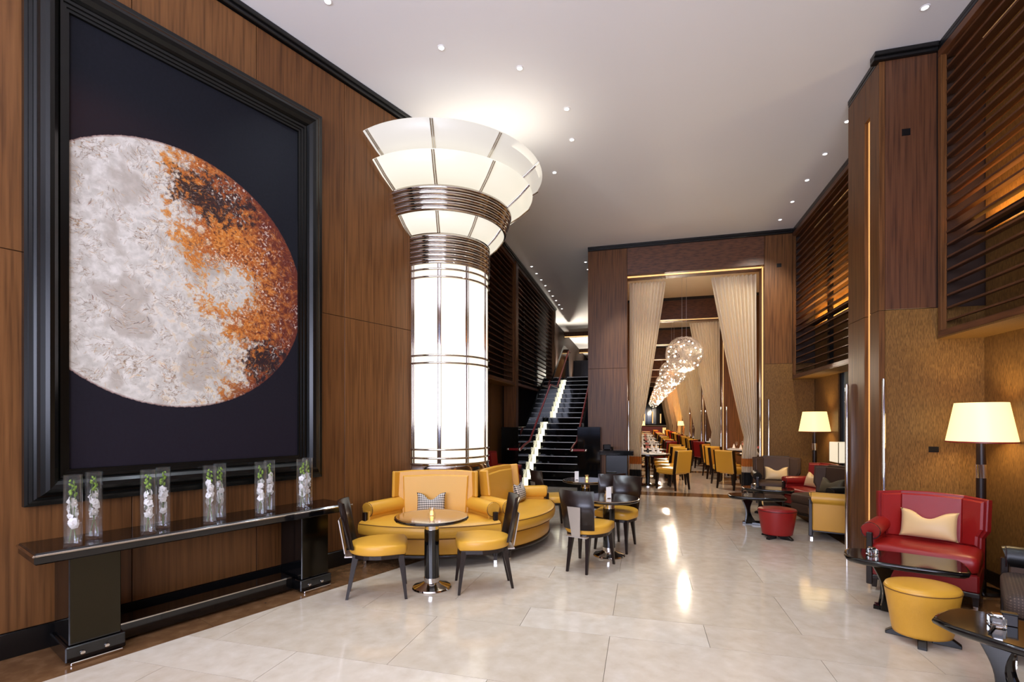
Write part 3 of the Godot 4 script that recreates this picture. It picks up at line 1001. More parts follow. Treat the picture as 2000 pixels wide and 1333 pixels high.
func build_painting() -> void:
	var t := thing("framed_painting", "huge painting of a white and rust planet in a black moulded frame", "painting", WO + WU * 1.72, atan2(WU.x, WU.z) - PI / 2)
	t.rotation.y = atan2(0.93669, 0.35016)
	# canvas
	var x0 := 0.907 - 1.72
	var x1 := 2.532 - 1.72
	var y0 := 1.18
	var y1 := 4.233
	var s := S()
	s.set_smooth_group(-1)
	var P := [Vector3(x0, y0, 0.06), Vector3(x1, y0, 0.06), Vector3(x1, y1, 0.06), Vector3(x0, y1, 0.06)]
	var U := [Vector2(0, 1), Vector2(1, 1), Vector2(1, 0), Vector2(0, 0)]
	for i in [0, 2, 1, 0, 3, 2]:
		s.set_uv(U[i])
		s.add_vertex(P[i])
	var m := mat(Color.WHITE, 0.75, 0.0, 0.3)
	m.albedo_texture = painting_tex()
	var weave := noise_tex(60, 0.2, [[0.0, Color.BLACK], [1.0, Color.WHITE]], 256, 256, 2)
	m.heightmap_enabled = true
	m.heightmap_texture = weave
	m.heightmap_scale = 0.1
	var cv := obj("canvas", s, m, t)
	cv.set_meta("label", "canvas painted with a white and rust planet")
	slab("stretcher", Vector3(x0, y0, 0.002), Vector3(x1, y1, 0.055), M.backing, t)
	# frame: a stepped, hollowed moulding; profile is (distance outward from the canvas, height off the wall)
	var prof := [Vector2(0.0, 0.062), Vector2(0.004, 0.078), Vector2(0.022, 0.080), Vector2(0.024, 0.090), Vector2(0.044, 0.092), Vector2(0.047, 0.104), Vector2(0.066, 0.106), Vector2(0.070, 0.098), Vector2(0.085, 0.128), Vector2(0.110, 0.150), Vector2(0.140, 0.158), Vector2(0.165, 0.150), Vector2(0.190, 0.128), Vector2(0.205, 0.10), Vector2(0.222, 0.094), Vector2(0.226, 0.082), Vector2(0.246, 0.078), Vector2(0.250, 0.064), Vector2(0.270, 0.060), Vector2(0.272, 0.002), Vector2(0.0, 0.002)]
	var cn := [Vector2(x0, y0), Vector2(x1, y0), Vector2(x1, y1), Vector2(x0, y1)]
	var dg := [Vector2(-1, -1), Vector2(1, -1), Vector2(1, 1), Vector2(-1, 1)]
	for k in 4:
		var fs := S()
		var rings := []
		for e in [k, (k + 1) % 4]:
			var ring := []
			for p in prof:
				ring.append(Vector3(cn[e].x + dg[e].x * p.x * (0.8 if dg[e].x < 0 else 0.96), cn[e].y + dg[e].y * p.x * (0.85 if dg[e].y < 0 else 1.02), p.y))
			rings.append(ring)
		# flat facets across the moulding, each a little strip of its own
		loft(fs, rings, true, true, [-1])
		obj("frame_side", fs, M.frame_black, t)

func build_console() -> void:
	var t := thing("console_table", "long black lacquer console table under the painting", "table", WO + WU * 1.755 + WN * 0.02, atan2(0.93669, 0.35016))
	var a := 0.67 - 1.755
	var b := 2.84 - 1.755
	slab("top", Vector3(a, 0.652, 0.0), Vector3(b, 0.722, 0.44), M.black, t, 0.008)
	slab("edge_strip", Vector3(a, 0.700, 0.438), Vector3(b, 0.714, 0.452), M.chrome_dark, t, 0.003)
	slab("edge_strip", Vector3(a - 0.01, 0.700, 0.0), Vector3(a + 0.002, 0.714, 0.452), M.chrome_dark, t, 0.003)
	slab("edge_strip", Vector3(b - 0.002, 0.700, 0.0), Vector3(b + 0.01, 0.714, 0.452), M.chrome_dark, t, 0.003)
	for u in [0.96 - 1.755, 2.49 - 1.755]:
		slab("pedestal", Vector3(u - 0.13, 0.11, 0.06), Vector3(u + 0.13, 0.652, 0.40), M.black, t, 0.006)
		slab("mirror_plate", Vector3(u - 0.125, 0.125, 0.40), Vector3(u + 0.125, 0.652, 0.406), M.chrome_smoke, t, 0.001)
		slab("foot", Vector3(u - 0.15, 0.015, 0.04), Vector3(u + 0.15, 0.11, 0.42), M.black, t, 0.006)
		slab("foot_rail", Vector3(u - 0.13, 0.0, 0.42), Vector3(u + 0.13, 0.02, 0.445), M.chrome_dark, t, 0.004)
		for d in [-0.07, 0.05]:
			var s := S()
			lathe(s, [Vector2(0.0, 0.0), Vector2(0.014, 0.0), Vector2(0.012, 0.012), Vector2(0.0, 0.014)], 12, Transform3D(Basis(Vector3.RIGHT, PI / 2), Vector3(u + d, 0.06, 0.42)))
			obj("stud", s, M.chrome, t)
	slab("stretcher", Vector3(0.96 - 1.755 + 0.15, 0.02, 0.10), Vector3(2.49 - 1.755 - 0.15, 0.13, 0.30), M.black, t, 0.006)
	slab("stretcher_strip", Vector3(0.96 - 1.755 + 0.15, 0.122, 0.298), Vector3(2.49 - 1.755 - 0.15, 0.13, 0.304), M.chrome_dark, t)

func build_vases() -> void:
	# one vase, one spray of orchids, copied along the console
	var vs := S()
	lathe(vs, [Vector2(0.0, 0.0), Vector2(0.044, 0.0), Vector2(0.046, 0.006), Vector2(0.046, 0.44), Vector2(0.043, 0.44), Vector2(0.043, 0.022), Vector2(0.0, 0.020)], 28)
	var vase_mesh := done(vs)
	var ws := S()
	lathe(ws, [Vector2(0.0, 0.021), Vector2(0.0425, 0.021), Vector2(0.0425, 0.13), Vector2(0.0, 0.13)], 24)
	var water_mesh := done(ws)
	# blossom: five petals and a lip
	var bl := S()
	for k in 5:
		var a := TAU * k / 5.0
		var d := Vector3(cos(a), sin(a), 0)
		var e := Vector3(-sin(a), cos(a), 0)
		var w := 0.012 if k % 2 == 0 else 0.014
		var tip := d * 0.027 + Vector3(0, 0, -0.003)
		var mid := d * 0.016 + Vector3(0, 0, 0.004)
		for sgn in [-1.0, 1.0]:
			poly(bl, [Vector3.ZERO, mid, mid + e * w * sgn + Vector3(0, 0, -0.003), Vector3.ZERO + e * 0.002 * sgn], mid + Vector3(0, 0, -1), 0)
			poly(bl, [mid, tip, mid + e * w * sgn + Vector3(0, 0, -0.003)], mid + Vector3(0, 0, -1), 0)
	lathe(bl, [Vector2(0.0, 0.010), Vector2(0.004, 0.008), Vector2(0.006, 0.0), Vector2(0.0, -0.002)], 6, Transform3D(Basis(Vector3.RIGHT, PI / 2), Vector3.ZERO))
	var blossom := done(bl)
	var bs := S()
	lathe(bs, [Vector2(0.0, -0.014), Vector2(0.008, -0.004), Vector2(0.007, 0.007), Vector2(0.0, 0.016)], 6)
	var bud := done(bs)
	var us := [0.86, 0.995, 1.255, 1.388, 1.65, 1.775, 2.04, 2.175, 2.40, 2.525]
	var offs := [0.37, 0.235, 0.37, 0.235, 0.36, 0.235, 0.35, 0.235, 0.36, 0.24]
	var words := ["tenth", "ninth", "eighth", "seventh", "sixth", "fifth", "fourth", "third", "second", "first"]
	for i in 10:
		var at: Vector3 = WO + WU * us[i] + WN * offs[i] + Vector3(0, 0.7225, 0)
		var v := thing("glass_vase", "tall clear glass cylinder vase, %s from the column end of the console" % words[i], "vase", at, 0.3 * i, "glass vases on the console")
		part("glass", vase_mesh, M.glass, v)
		part("water", water_mesh, M.water, v)
		var o := thing("orchid_spray", "white orchid spray with green buds in the %s vase from the column end" % words[i], "flowers", at + Vector3(0, 0.024, 0), 0.7 * i, "orchids in the vases")
		for k in 2:
			var s := S()
			var lean := 0.018 if k == 0 else -0.018
			var top := 0.385 if k == 0 else 0.34
			tube(s, [Vector3(-lean, 0, lean * 0.5), Vector3(lean * 0.4, top * 0.4, 0), Vector3(lean * 0.8, top * 0.75, lean * -0.3), Vector3(lean * 0.4, top, 0)], 0.0024, 5)
			obj("stem", s, M.stem, o)
		var nb := rng.randi_range(15, 18)
		for k in nb:
			var a := rng.randf() * TAU
			var y := 0.10 + 0.17 * k / nb + (0.03 if i % 3 == 1 else 0.0)
			var p := part("blossom", blossom, M.petal, o, Vector3(sin(a) * 0.015, y, cos(a) * 0.015))
			p.rotation = Vector3(rng.randf_range(-0.4, 0.3), a + rng.randf_range(-0.4, 0.4), rng.randf() * TAU)
		for k in 9:
			var a := rng.randf() * TAU
			var p := part("bud", bud, M.leaf, o, Vector3(sin(a) * 0.014, 0.29 + 0.1 * k / 9.0, cos(a) * 0.014))
			p.rotation = Vector3(rng.randf_range(-0.7, 0.7), 0, rng.randf_range(-0.7, 0.7))
			p.scale = Vector3.ONE * (1.2 - 0.06 * k)

func build_stairs() -> void:
	var t := thing("staircase", "black polished staircase with glowing white edge rising to the mezzanine", "stairs", Vector3(-1.95, 0, -10.9))
	var XL := -2.56 + 1.95
	var XR := -1.355 + 1.95
	var saw := []
	for i in range(1, 20):
		var z := 0.28 * (i - 1) if i <= 10 else 3.72 + 0.28 * (i - 11)
		var run := 0.28
		if i == 10:
			run = 1.2
		if i == 19:
			run = 0.3
		var y := 0.16 * i
		slab("step", Vector3(XL, maxf(y - 0.32, 0.0), -z - run - (0.0 if i >= 18 else 0.28)), Vector3(XR, y, -z), M.granite, t, 0.003)
		slab("nosing", Vector3(XL + 0.01, y - 0.012, -z), Vector3(XR, y + 0.001, -z + 0.006), M.steel, t)
	# sawtooth light strips beside the treads
	for fl in [[1, 10, 0.0, 0.0], [11, 19, 3.72, 1.6]]:
		var outline := []
		for i in range(fl[0], fl[1]):
			var k: int = i - fl[0]
			outline.append(Vector2(fl[2] + 0.28 * k - 0.06, fl[3] + 0.16 * k))
			outline.append(Vector2(fl[2] + 0.28 * k - 0.06, fl[3] + 0.16 * (k + 1) + 0.035))
		var n: int = fl[1] - fl[0]
		outline.append(Vector2(fl[2] + 0.28 * n - 0.06, fl[3] + 0.16 * n + 0.035))
		outline.append(Vector2(fl[2] + 0.28 * n - 0.06, fl[3] + 0.16 * n - 0.1))
		outline.append(Vector2(fl[2], fl[3] - 0.0))
		var s := S()
		prism(s, outline, side_xf(XL - 0.075), 0.07)
		obj("light_strip", s, M.step_glow, t)
		for e in [0.022, 0.048]:
			var ln := S()
			tube(ln, [Vector3(XL - 0.075 + e, fl[3] + 0.20, -fl[2] + 0.075), Vector3(XL - 0.075 + e, fl[3] + 0.16 * n + 0.20, -fl[2] - 0.28 * n + 0.075)], 0.004, 4)
			obj("trim_line", ln, M.black_satin, t)
	# balustrades
	var prof := [Vector2(-0.9, 0), Vector2(-0.9, 1.37), Vector2(0.15, 1.37), Vector2(2.52, 2.72), Vector2(3.6, 2.72), Vector2(6.0, 4.16), Vector2(7.0, 4.16), Vector2(7.0, 0)]
	var bl := thing("stair_balustrade", "black polished balustrade on the louvre side of the staircase", "balustrade", Vector3(-2.64, 0, -10.9))
	var s1 := S()
	prism(s1, prof, side_xf(-0.055), 0.05, 0.004)
	obj("slab", s1, M.granite, bl)
	slab("newel", Vector3(-0.30, 0, 0.72), Vector3(0.08, 1.37, 0.90), M.granite, bl, 0.006)
	var br := thing("stair_balustrade", "black polished balustrade on the portal side of the staircase", "balustrade", Vector3(-1.35, 0, -10.9))
	var s2 := S()
	prism(s2, [Vector2(0.28, 0), Vector2(0.28, 1.45), Vector2(2.52, 2.72), Vector2(3.6, 2.72), Vector2(6.0, 4.16), Vector2(7.0, 4.16), Vector2(7.0, 0)], side_xf(0.0), 0.05, 0.004)
	obj("slab", s2, M.granite, br)
	slab("newel", Vector3(0.05, 0, 0.75), Vector3(0.52, 1.38, 0.93), M.granite, br, 0.006)
	# red leather handrails with chrome ends
	for sd in [-1, 1]:
		var x := -2.50 if sd < 0 else -1.42
		var h := thing("handrail", "red leather handrail with chrome ends on the %s side of the stair" % ("louvre" if sd < 0 else "portal"), "handrail", Vector3(x, 0, -10.9))
		var out := -0.27 if sd < 0 else 0.30
		var s := S()
		tube(s, [Vector3(out, 0.90, 0.97), Vector3(0.02 * sd, 0.90, 0.97)], 0.026, 10)
		obj("rail", s, M.rail_red, h)
		var q := S()
		tube(q, [Vector3(0, 0.90, 0.97), Vector3(0, 0.98, 0.6), Vector3(0, 1.04, 0.1), Vector3(0, 2.52, -2.5)], 0.024, 10)
		obj("rail", q, M.rail_red, h)
		var q2 := S()
		tube(q2, [Vector3(0, 2.52, -2.5), Vector3(0.0, 2.53, -3.6), Vector3(0, 3.95, -5.95), Vector3(0, 3.97, -6.4)], 0.024, 10)
		obj("rail", q2, M.rail_red, h)
		for p in [Vector3(out, 0.90, 0.97), Vector3(0.02 * sd, 0.90, 0.97)]:
			var e := S()
			lathe(e, [Vector2(0.0, -0.03), Vector2(0.022, -0.028), Vector2(0.033, -0.01), Vector2(0.033, 0.01), Vector2(0.022, 0.028), Vector2(0.0, 0.03)], 12, Transform3D(Basis(Vector3(0, 0, 1), PI / 2), p))
			obj("end_cap", e, M.chrome, h)
		for z in [0.3, -0.9, -2.1, -4.2, -5.4]:
			var y = 1.0 + (0.1 - z) * 0.572 if z > -2.5 else 2.53 + (-3.6 - z) * 0.6
			var e := S()
			tube(e, [Vector3(0, y, z), Vector3(0.09 * sd, y - 0.04, z)], 0.008, 6)
			obj("bracket", e, M.chrome, h)
	# mezzanine lounge at the head of the stair
	var f := structure("floor_mezzanine", "dark mezzanine floor at the head of the staircase", "floor")
	slab("slab", Vector3(-3.07, 2.8, -30), Vector3(-1.1, 3.04, -17.2), M.black_satin, f)
	var e := structure("wall_mezzanine_end", "warm wood end wall of the mezzanine", "wall")
	slab("boards", Vector3(-3.2, 2.8, -29.9), Vector3(-1.1, CEIL, -29.7), M.oak0, e)
	slab("mirror_shelf", Vector3(-2.6, 3.9, -29.7), Vector3(-1.4, 4.5, -29.66), M.window_glass, e)
	for k in 2:
		var bm := structure("trim_%d" % (k + 1), ["dark ceiling beam over the head of the stair", "dark ceiling beam further back over the mezzanine"][k], "beam")
		var z := -19.6 - 4.75 * k
		slab("beam", Vector3(-3.1, CEIL - 0.17, z - 0.3), Vector3(-1.1, CEIL, z), M.wood0, bm)
		slab("led_strip_light", Vector3(-3.07, CEIL - 0.2, z - 0.03), Vector3(-1.1, CEIL - 0.17, z - 0.005), M.led_soft, bm)
	for k in 4:
		downlight(-1.3, -16.6 - 3.2 * k, "small ceiling downlight over the mezzanine", "downlights over the mezzanine", SPOT_E * 1.2, 55.0)
	for k in 3:  # unseen lamps added to lift the stair and mezzanine ceiling
		var up := thing("added_uplighter", "small black floor lamp added on the mezzanine to brighten the ceiling", "light", Vector3(-2.75, 3.04, -18.2 - 3.6 * k), 0.0, "added uplighters on the mezzanine")
		var us := S()
		lathe(us, [Vector2(0.0, 0.0), Vector2(0.06, 0.0), Vector2(0.06, 0.14), Vector2(0.052, 0.14), Vector2(0.052, 0.12), Vector2(0.0, 0.12)], 16)
		obj("can", us, M.black_satin, up)
		var ul := S()
		lathe(ul, [Vector2(0.0, 0.121), Vector2(0.05, 0.121), Vector2(0.05, 0.124), Vector2(0.0, 0.124)], 16)
		obj("light_lens", ul, M.down_glow, up)
		spot(Vector3(-2.75, 3.19, -18.2 - 3.6 * k), Vector3(-2.1, 5.1, -17.4 - 3.6 * k if k > 0 else -15.0), 5.0 if k > 0 else 7.0, 66.0, Color(1.0, 0.95, 0.88), 0.04, up)
	var c := thing("sideboard", "dark wood sideboard at the head of the stair", "cabinet", Vector3(-2.5, 3.04, -20.5))
	slab("body", Vector3(-0.3, 0.05, -0.25), Vector3(0.35, 1.0, 0.25), M.wenge, c, 0.01)
	slab("door", Vector3(-0.28, 0.1, 0.25), Vector3(0.02, 0.95, 0.262), M.wenge, c, 0.003)
	slab("door", Vector3(0.03, 0.1, 0.25), Vector3(0.33, 0.95, 0.262), M.wenge, c, 0.003)
	slab("plinth", Vector3(-0.26, 0.0, -0.2), Vector3(0.3, 0.05, 0.2), M.black_satin, c)

# ------------------------------------------------------------------ furniture
func leg_mesh(top: Vector3, foot: Vector3, a: float, b: float) -> ArrayMesh:
	# a square tapering leg from top (width a) to foot (width b)
	var s := S()
	var rings := []
	for q in [[top, a], [top.lerp(foot, 0.5), lerpf(a, b, 0.62)], [foot, b]]:
		var h: float = q[1] / 2.0
		var r := []
		for k in [[-1, -1], [1, -1], [1, 1], [-1, 1]]:
			r.append(q[0] + Vector3(k[0] * h, 0, k[1] * h))
		rings.append(r)
	loft(s, rings, true, true, [-1, -1])
	return done(s)

func side_chair() -> Node3D:
	# a low lounge chair: D shaped leather seat, bent veneer back on a steel plate; faces +z
	var t := thing("side_chair", "yellow leather chair with a bent dark wood back", "chair", Vector3.ZERO, 0.0, "yellow side chairs")
	for sx in [-1.0, 1.0]:
		part("leg", leg_mesh(Vector3(0.17 * sx, 0.37, 0.2), Vector3(0.195 * sx, 0, 0.243), 0.05, 0.022), M.wenge, t)
		part("leg", leg_mesh(Vector3(0.09 * sx, 0.37, -0.17), Vector3(0.105 * sx, 0, -0.243), 0.05, 0.022), M.wenge, t)
	# seat outline: straight front, round back
	var plan := func(g: float) -> Array:
		var o := []
		for k in 5:
			o.append(Vector2(lerpf(-0.2, 0.2, k / 4.0) * (1.0 - 0.0), 0.245 - g + 0.012 * sin(PI * k / 4.0)))
		o[0] = Vector2(-0.205 + g, 0.235 - g)
		o[4] = Vector2(0.205 - g, 0.235 - g)
		for k in 17:
			var a := PI * k / 16.0
			o.append(Vector2(cos(a) * (0.232 - g), 0.04 - sin(a) * (0.27 - g)))
		return o
	var rings := []
	for q in [[0.05, 0.378], [0.006, 0.380], [0.0, 0.39], [0.0, 0.444], [0.006, 0.456], [0.022, 0.463], [0.08, 0.468], [0.19, 0.470]]:
		var r := []
		for p in plan.call(q[0]):
			r.append(Vector3(p.x, q[1], p.y))
		rings.append(r)
	var s := S()
	loft(s, rings, true)
	obj("seat", s, M.yellow, t)
	var f := S()
	var fr := []
	for y in [0.345, 0.387]:
		var r := []
		for p in plan.call(0.015):
			r.append(Vector3(p.x, y, p.y))
		fr.append(r)
	loft(f, fr, true, true, [-1])
	obj("seat_frame", f, M.wenge, t)
	# back: a curved veneer sheet, wider at the top
	var b := S()
	var br := []
	for i in 13:
		var a := lerpf(-0.62, 0.62, i / 12.0)
		var ring := []
		for q in [[0.0, 0.425, 0.0], [0.0, 0.82, 0.0], [0.018, 0.82, 0.0], [0.018, 0.425, 0.0]]:
			var w = 0.9 + 0.14 * (q[1] - 0.425) / 0.395
			var rad: float = 0.30 + q[0]
			var lean: float = -0.075 * (q[1] - 0.425) / 0.395
			ring.append(Vector3(sin(a) * rad * w, q[1], 0.065 - cos(a) * rad + lean))
		br.append(ring)
	loft(b, br, true, true, [0, 0, 0, 0, 0, 0, 0, 0, 0, 0, 0, 0])
	obj("backrest", b, M.wenge, t)
	var p2 := S()
	prism(p2, [Vector2(-0.045, 0.36), Vector2(0.045, 0.36), Vector2(0.07, 0.66), Vector2(-0.07, 0.66)], Transform3D(Basis(Vector3.RIGHT, -0.16), Vector3(0, 0.01, -0.212)), 0.008)
	obj("steel_plate", p2, M.steel, t)
	slab("bracket", Vector3(-0.11, 0.352, -0.262), Vector3(0.11, 0.362, -0.20), M.steel, t)
	return t

func face(d: Vector2) -> float:
	return atan2(d.x, d.y)

func build_chairs() -> void:
	var c := side_chair()
	var spots := [
		[-2.23, -3.76, Vector2(0.883, -0.47), "yellow leather chair with dark bent back, between the console and a round table"],
		[-1.39, -4.18, Vector2(-0.905, 0.425), "yellow leather chair with dark bent back turned towards the rounded sofa"],
		[-0.55, -5.0, Vector2(0.31, -0.95), "yellow leather chair showing the steel plate on its dark back"],
		[-0.27, -5.88, Vector2(-0.35, 0.94), "yellow leather chair at a round table, its back towards the restaurant portal"],
		[-0.50, -6.62, Vector2(-0.45, -0.89), "yellow leather chair with dark back between two round tables near the stair"],
		[-1.22, -6.72, Vector2(0.80, -0.60), "yellow leather chair at the round table in front of the staircase"],
	]
	for i in spots.size():
		var q = spots[i]
		var o: Node3D = c if i == 0 else copy_of(c, Vector3.ZERO, 0.0)
		o.position = Vector3(q[0], 0, q[1])
		o.rotation.y = face(q[2])
		o.set_meta("label", q[3])

func build_round_tables() -> void:
	var t := thing("round_table", "small round black table with chrome pedestal", "table", Vector3.ZERO, 0.0, "round pedestal tables")
	var s := S()
	lathe(s, [Vector2(0.0, 0.612), Vector2(0.30, 0.612), Vector2(0.326, 0.620), Vector2(0.332, 0.632), Vector2(0.326, 0.642), Vector2(0.0, 0.642)], 48)
	obj("tabletop", s, M.black_brown, t)
	var e := S()
	lathe(e, [Vector2(0.305, 0.640), Vector2(0.326, 0.642), Vector2(0.328, 0.646), Vector2(0.322, 0.649), Vector2(0.305, 0.647)], 48)
	obj("rim", e, M.chrome_dark, t)
	var c := S()
	lathe(c, [Vector2(0.062, 0.53), Vector2(0.062, 0.612)], 28)
	obj("collar", c, M.chrome, t)
	var p := S()
	lathe(p, [Vector2(0.066, 0.10), Vector2(0.066, 0.53)], 28)
	obj("column", p, M.black, t)
	var d := S()
	lathe(d, [Vector2(0.068, 0.055), Vector2(0.070, 0.10)], 28)
	obj("collar", d, M.chrome, t)
	var b := S()
	lathe(b, [Vector2(0.0, 0.0), Vector2(0.172, 0.0), Vector2(0.175, 0.008), Vector2(0.168, 0.020), Vector2(0.10, 0.042), Vector2(0.07, 0.058)], 40)
	obj("base", b, M.chrome_dark, t)
	var spots := [[-1.83, -4.01, "small round black table on chrome pedestal between the sofa and two yellow chairs"], [-0.36, -5.48, "small round black table on chrome pedestal beside the sofa with the rounded front"], [-0.80, -7.05, "small round black table on chrome pedestal at the foot of the staircase"]]
	for i in 3:
		var o: Node3D = t if i == 0 else copy_of(t, Vector3.ZERO, 0.0)
		o.position = Vector3(spots[i][0], 0, spots[i][1])
		o.set_meta("label", spots[i][2])
	# a candle glass on each table
	var g := thing("candle_glass", "faceted amber candle glass on the nearest round table", "candle", Vector3(-1.83, 0.643, -4.01), 0.0, "candle glasses on tables")
	var gs := S()
	lathe(gs, [Vector2(0.0, 0.0), Vector2(0.032, 0.0), Vector2(0.034, 0.03), Vector2(0.022, 0.045), Vector2(0.028, 0.075), Vector2(0.024, 0.075), Vector2(0.018, 0.047), Vector2(0.028, 0.03), Vector2(0.0, 0.012)], 10)
	obj("glass", gs, M.glass_tint, g)
	var cs := S()
	lathe(cs, [Vector2(0.0, 0.012), Vector2(0.014, 0.012), Vector2(0.013, 0.046), Vector2(0.0, 0.05)], 10)
	obj("candle_light", cs, M.candle_glow, g)
	copy_of(g, Vector3(-0.38, 0.643, -5.50), 0.4, "faceted amber candle glass on the round table beside the rounded sofa")
	copy_of(g, Vector3(-0.78, 0.643, -7.06), 0.4, "faceted amber candle glass on the round table by the staircase")
	for q in [[-0.36, -5.42, "round table beside the rounded sofa"], [-0.92, -7.0, "round table by the staircase"]]:
		var m := thing("menu_card", "small cream menu card standing on the %s" % q[2], "card", Vector3(q[0], 0.643, q[1]), 0.5)
		slab("card", Vector3(-0.03, 0.004, -0.002), Vector3(0.03, 0.13, 0.002), M.porcelain, m)
		slab("holder", Vector3(-0.02, 0.0, -0.01), Vector3(0.02, 0.012, 0.01), M.chrome, m)

# sofa that curves round the column: a 64 degree sector about the column's axis, facing +z
func sector_sofa() -> Node3D:
	var t := thing("curved_sofa", "yellow leather curved sofa", "sofa", COL, 0.0, "curved sofas round the column")
	var h := deg_to_rad(32.0)
	var s := S()
	sweep_arc(s, soft_rect(0.80, 1.36, 0.13, 0.30, 0.012, 2), -h, h, 20)
	obj("base", s, M.yellow2, t)
	var s2 := S()
	sweep_arc(s2, soft_rect(0.82, 1.37, 0.095, 0.13, 0.005, 1), -h, h, 20)
	obj("plinth_rail", s2, M.wenge, t)
	var s3 := S()
	sweep_arc(s3, [Vector2(0.82, 0.31), Vector2(1.39, 0.305), Vector2(1.425, 0.325), Vector2(1.435, 0.37), Vector2(1.43, 0.42), Vector2(1.405, 0.445), Vector2(1.34, 0.462), Vector2(1.15, 0.475), Vector2(0.82, 0.465)], -h * 0.985, h * 0.985, 24)
	var seat := obj("seat_cushion", s3, M.yellow, t)
	for y in [[1.428, 0.428], [1.395, 0.303]]:
		var p := []
		for k in 25:
			var a := lerpf(-h * 0.98, h * 0.98, k / 24.0)
			p.append(Vector3(sin(a) * y[0], y[1], cos(a) * y[0]))
		var ps := S()
		tube(ps, p, 0.005, 5)
		obj("piping", ps, M.seam, seat)
	# back: wide panel leaning back, with wings
	var lean := Transform3D(Basis(Vector3.RIGHT, -0.10), Vector3(0, 0.42, 0.74))
	var s4 := S()
	var outline := [Vector2(-0.37, -0.12), Vector2(-0.385, 0.12), Vector2(-0.41, 0.19), Vector2(-0.432, 0.23), Vector2(-0.422, 0.505), Vector2(-0.28, 0.518), Vector2(0.0, 0.522), Vector2(0.28, 0.518), Vector2(0.422, 0.505), Vector2(0.432, 0.23), Vector2(0.41, 0.19), Vector2(0.385, 0.12), Vector2(0.37, -0.12)]
	prism(s4, outline, lean, 0.075, 0.014)
	obj("backrest", s4, M.yellow2, t)
	var s5 := S()
	prism(s5, [Vector2(-0.345, -0.02), Vector2(-0.355, 0.14), Vector2(-0.372, 0.455), Vector2(0.0, 0.468), Vector2(0.372, 0.455), Vector2(0.355, 0.14), Vector2(0.345, -0.02)], lean * Transform3D(Basis.IDENTITY, Vector3(0, 0, 0.07)), 0.03, 0.014)
	obj("back_cushion", s5, M.yellow, t)
	for sd in [-1.0, 1.0]:
		# wing at the end of the back
		var w := S()
		box(w, Vector3(-0.018, 0.21, -0.01), Vector3(0.018, 0.505, 0.13), 0.012, lean * Transform3D(Basis(Vector3.UP, 0.42 * sd), Vector3(0.418 * sd, 0, 0.03)))
		obj("wing", w, M.yellow2, t)
		# arm along the end of the sector
		var a = h * sd
		var dir := Vector3(sin(a), 0, cos(a))
		var side = Vector3(cos(a), 0, -sin(a)) * sd
		var q0 = dir * 0.86 - side * 0.055
		var q1 = dir * 1.34 - side * 0.055
		var ar := S()
		tube(ar, [q0 + Vector3(0, 0.56, 0), q0.lerp(q1, 0.04) + Vector3(0, 0.565, 0), q0.lerp(q1, 0.95) + Vector3(0, 0.565, 0), q1 + Vector3(0, 0.56, 0)], 0.078, 18)
		var arm := obj("arm", ar, M.yellow, t)
		var pa := S()
		tube(pa, ring_path(q1 + Vector3(0, 0.562, 0), dir, 0.076), 0.005, 5, false)
		obj("piping", pa, M.seam, arm)
		var pn := S()
		var bs := Basis(side, Vector3.UP, side.cross(Vector3.UP))
		box(pn, Vector3(-0.05, 0.28, -0.26), Vector3(0.03, 0.55, 0.22), 0.008, Transform3D(bs, dir * 1.09 - side * 0.045))
		obj("arm_panel", pn, M.yellow2, t)
		var po := S()
		box(po, Vector3(-0.025, 0.075, -0.018), Vector3(0.025, 0.54, 0.018), 0.005, Transform3D(bs, dir * 1.365 - side * 0.045))
		obj("arm_post", po, M.wenge, t)
		for rr in [1.365, 0.86]:
			var lg := part("leg", leg_mesh(Vector3(0, 0.11, 0), Vector3(0, 0.035, 0), 0.045, 0.034), M.wenge, t, dir * rr - side * 0.045)
			part("ferrule", box_mesh(Vector3(0.034, 0.035, 0.034), 0.002), M.chrome, lg, Vector3(0, 0.0175, 0))
	return t

func ring_path(c: Vector3, axis: Vector3, r: float) -> Array:
	var x := axis.cross(Vector3.UP).normalized()
	var y := x.cross(axis).normalized()
	var out := []
	for k in 17:
		var a := TAU * k / 16.0
		out.append(c + (x * cos(a) + y * sin(a)) * r)
	return out

func pillow(called: String, label: String, m: Material, w: float, h: float, at: Vector3, turn: Vector3, dip := 0.05) -> void:
	# stuffed cushion with pulled-out corners and a chop in the top edge; stands on its long edge, faces +z
	var n := 18
	var k := 14
	var s := S()
	s.set_smooth_group(0)
	var pt := func(i: int, j: int, sd: float) -> Vector3:
		var u := 2.0 * i / n - 1.0
		var v := 2.0 * j / k - 1.0
		var pull := 1.0 - 0.07 * (1.0 - v * v * v * v)
		var pull2 := 1.0 - 0.06 * (1.0 - u * u * u * u)
		var x := u * w / 2.0 * pull
		var y := v * h / 2.0 * pull2
		if v > 0.0:
			y -= dip * v * v * exp(-u * u * 6.0) * 1.3
		var th := pow(maxf(1.0 - u * u, 0.0), 0.5) * pow(maxf(1.0 - v * v, 0.0), 0.5)
		return Vector3(x, y + h / 2.0, sd * th * 0.062 * (1.0 - 0.25 * exp(-u * u * 8.0) * maxf(v, 0.0)))
	for sd in [1.0, -1.0]:
		for i in n:
			for j in k:
				var q := [[i, j], [i + 1, j], [i + 1, j + 1], [i, j + 1]]
				for e in ([0, 2, 1, 0, 3, 2] if sd > 0.0 else [0, 1, 2, 0, 2, 3]):
					s.set_uv(Vector2(float(q[e][0]) / n * w / h, 1.0 - float(q[e][1]) / k))
					s.add_vertex(pt.call(q[e][0], q[e][1], sd))
	var o := obj(called, s, m, self)
	o.position = at
	o.rotation = turn
	tag(o, label, "cushion")

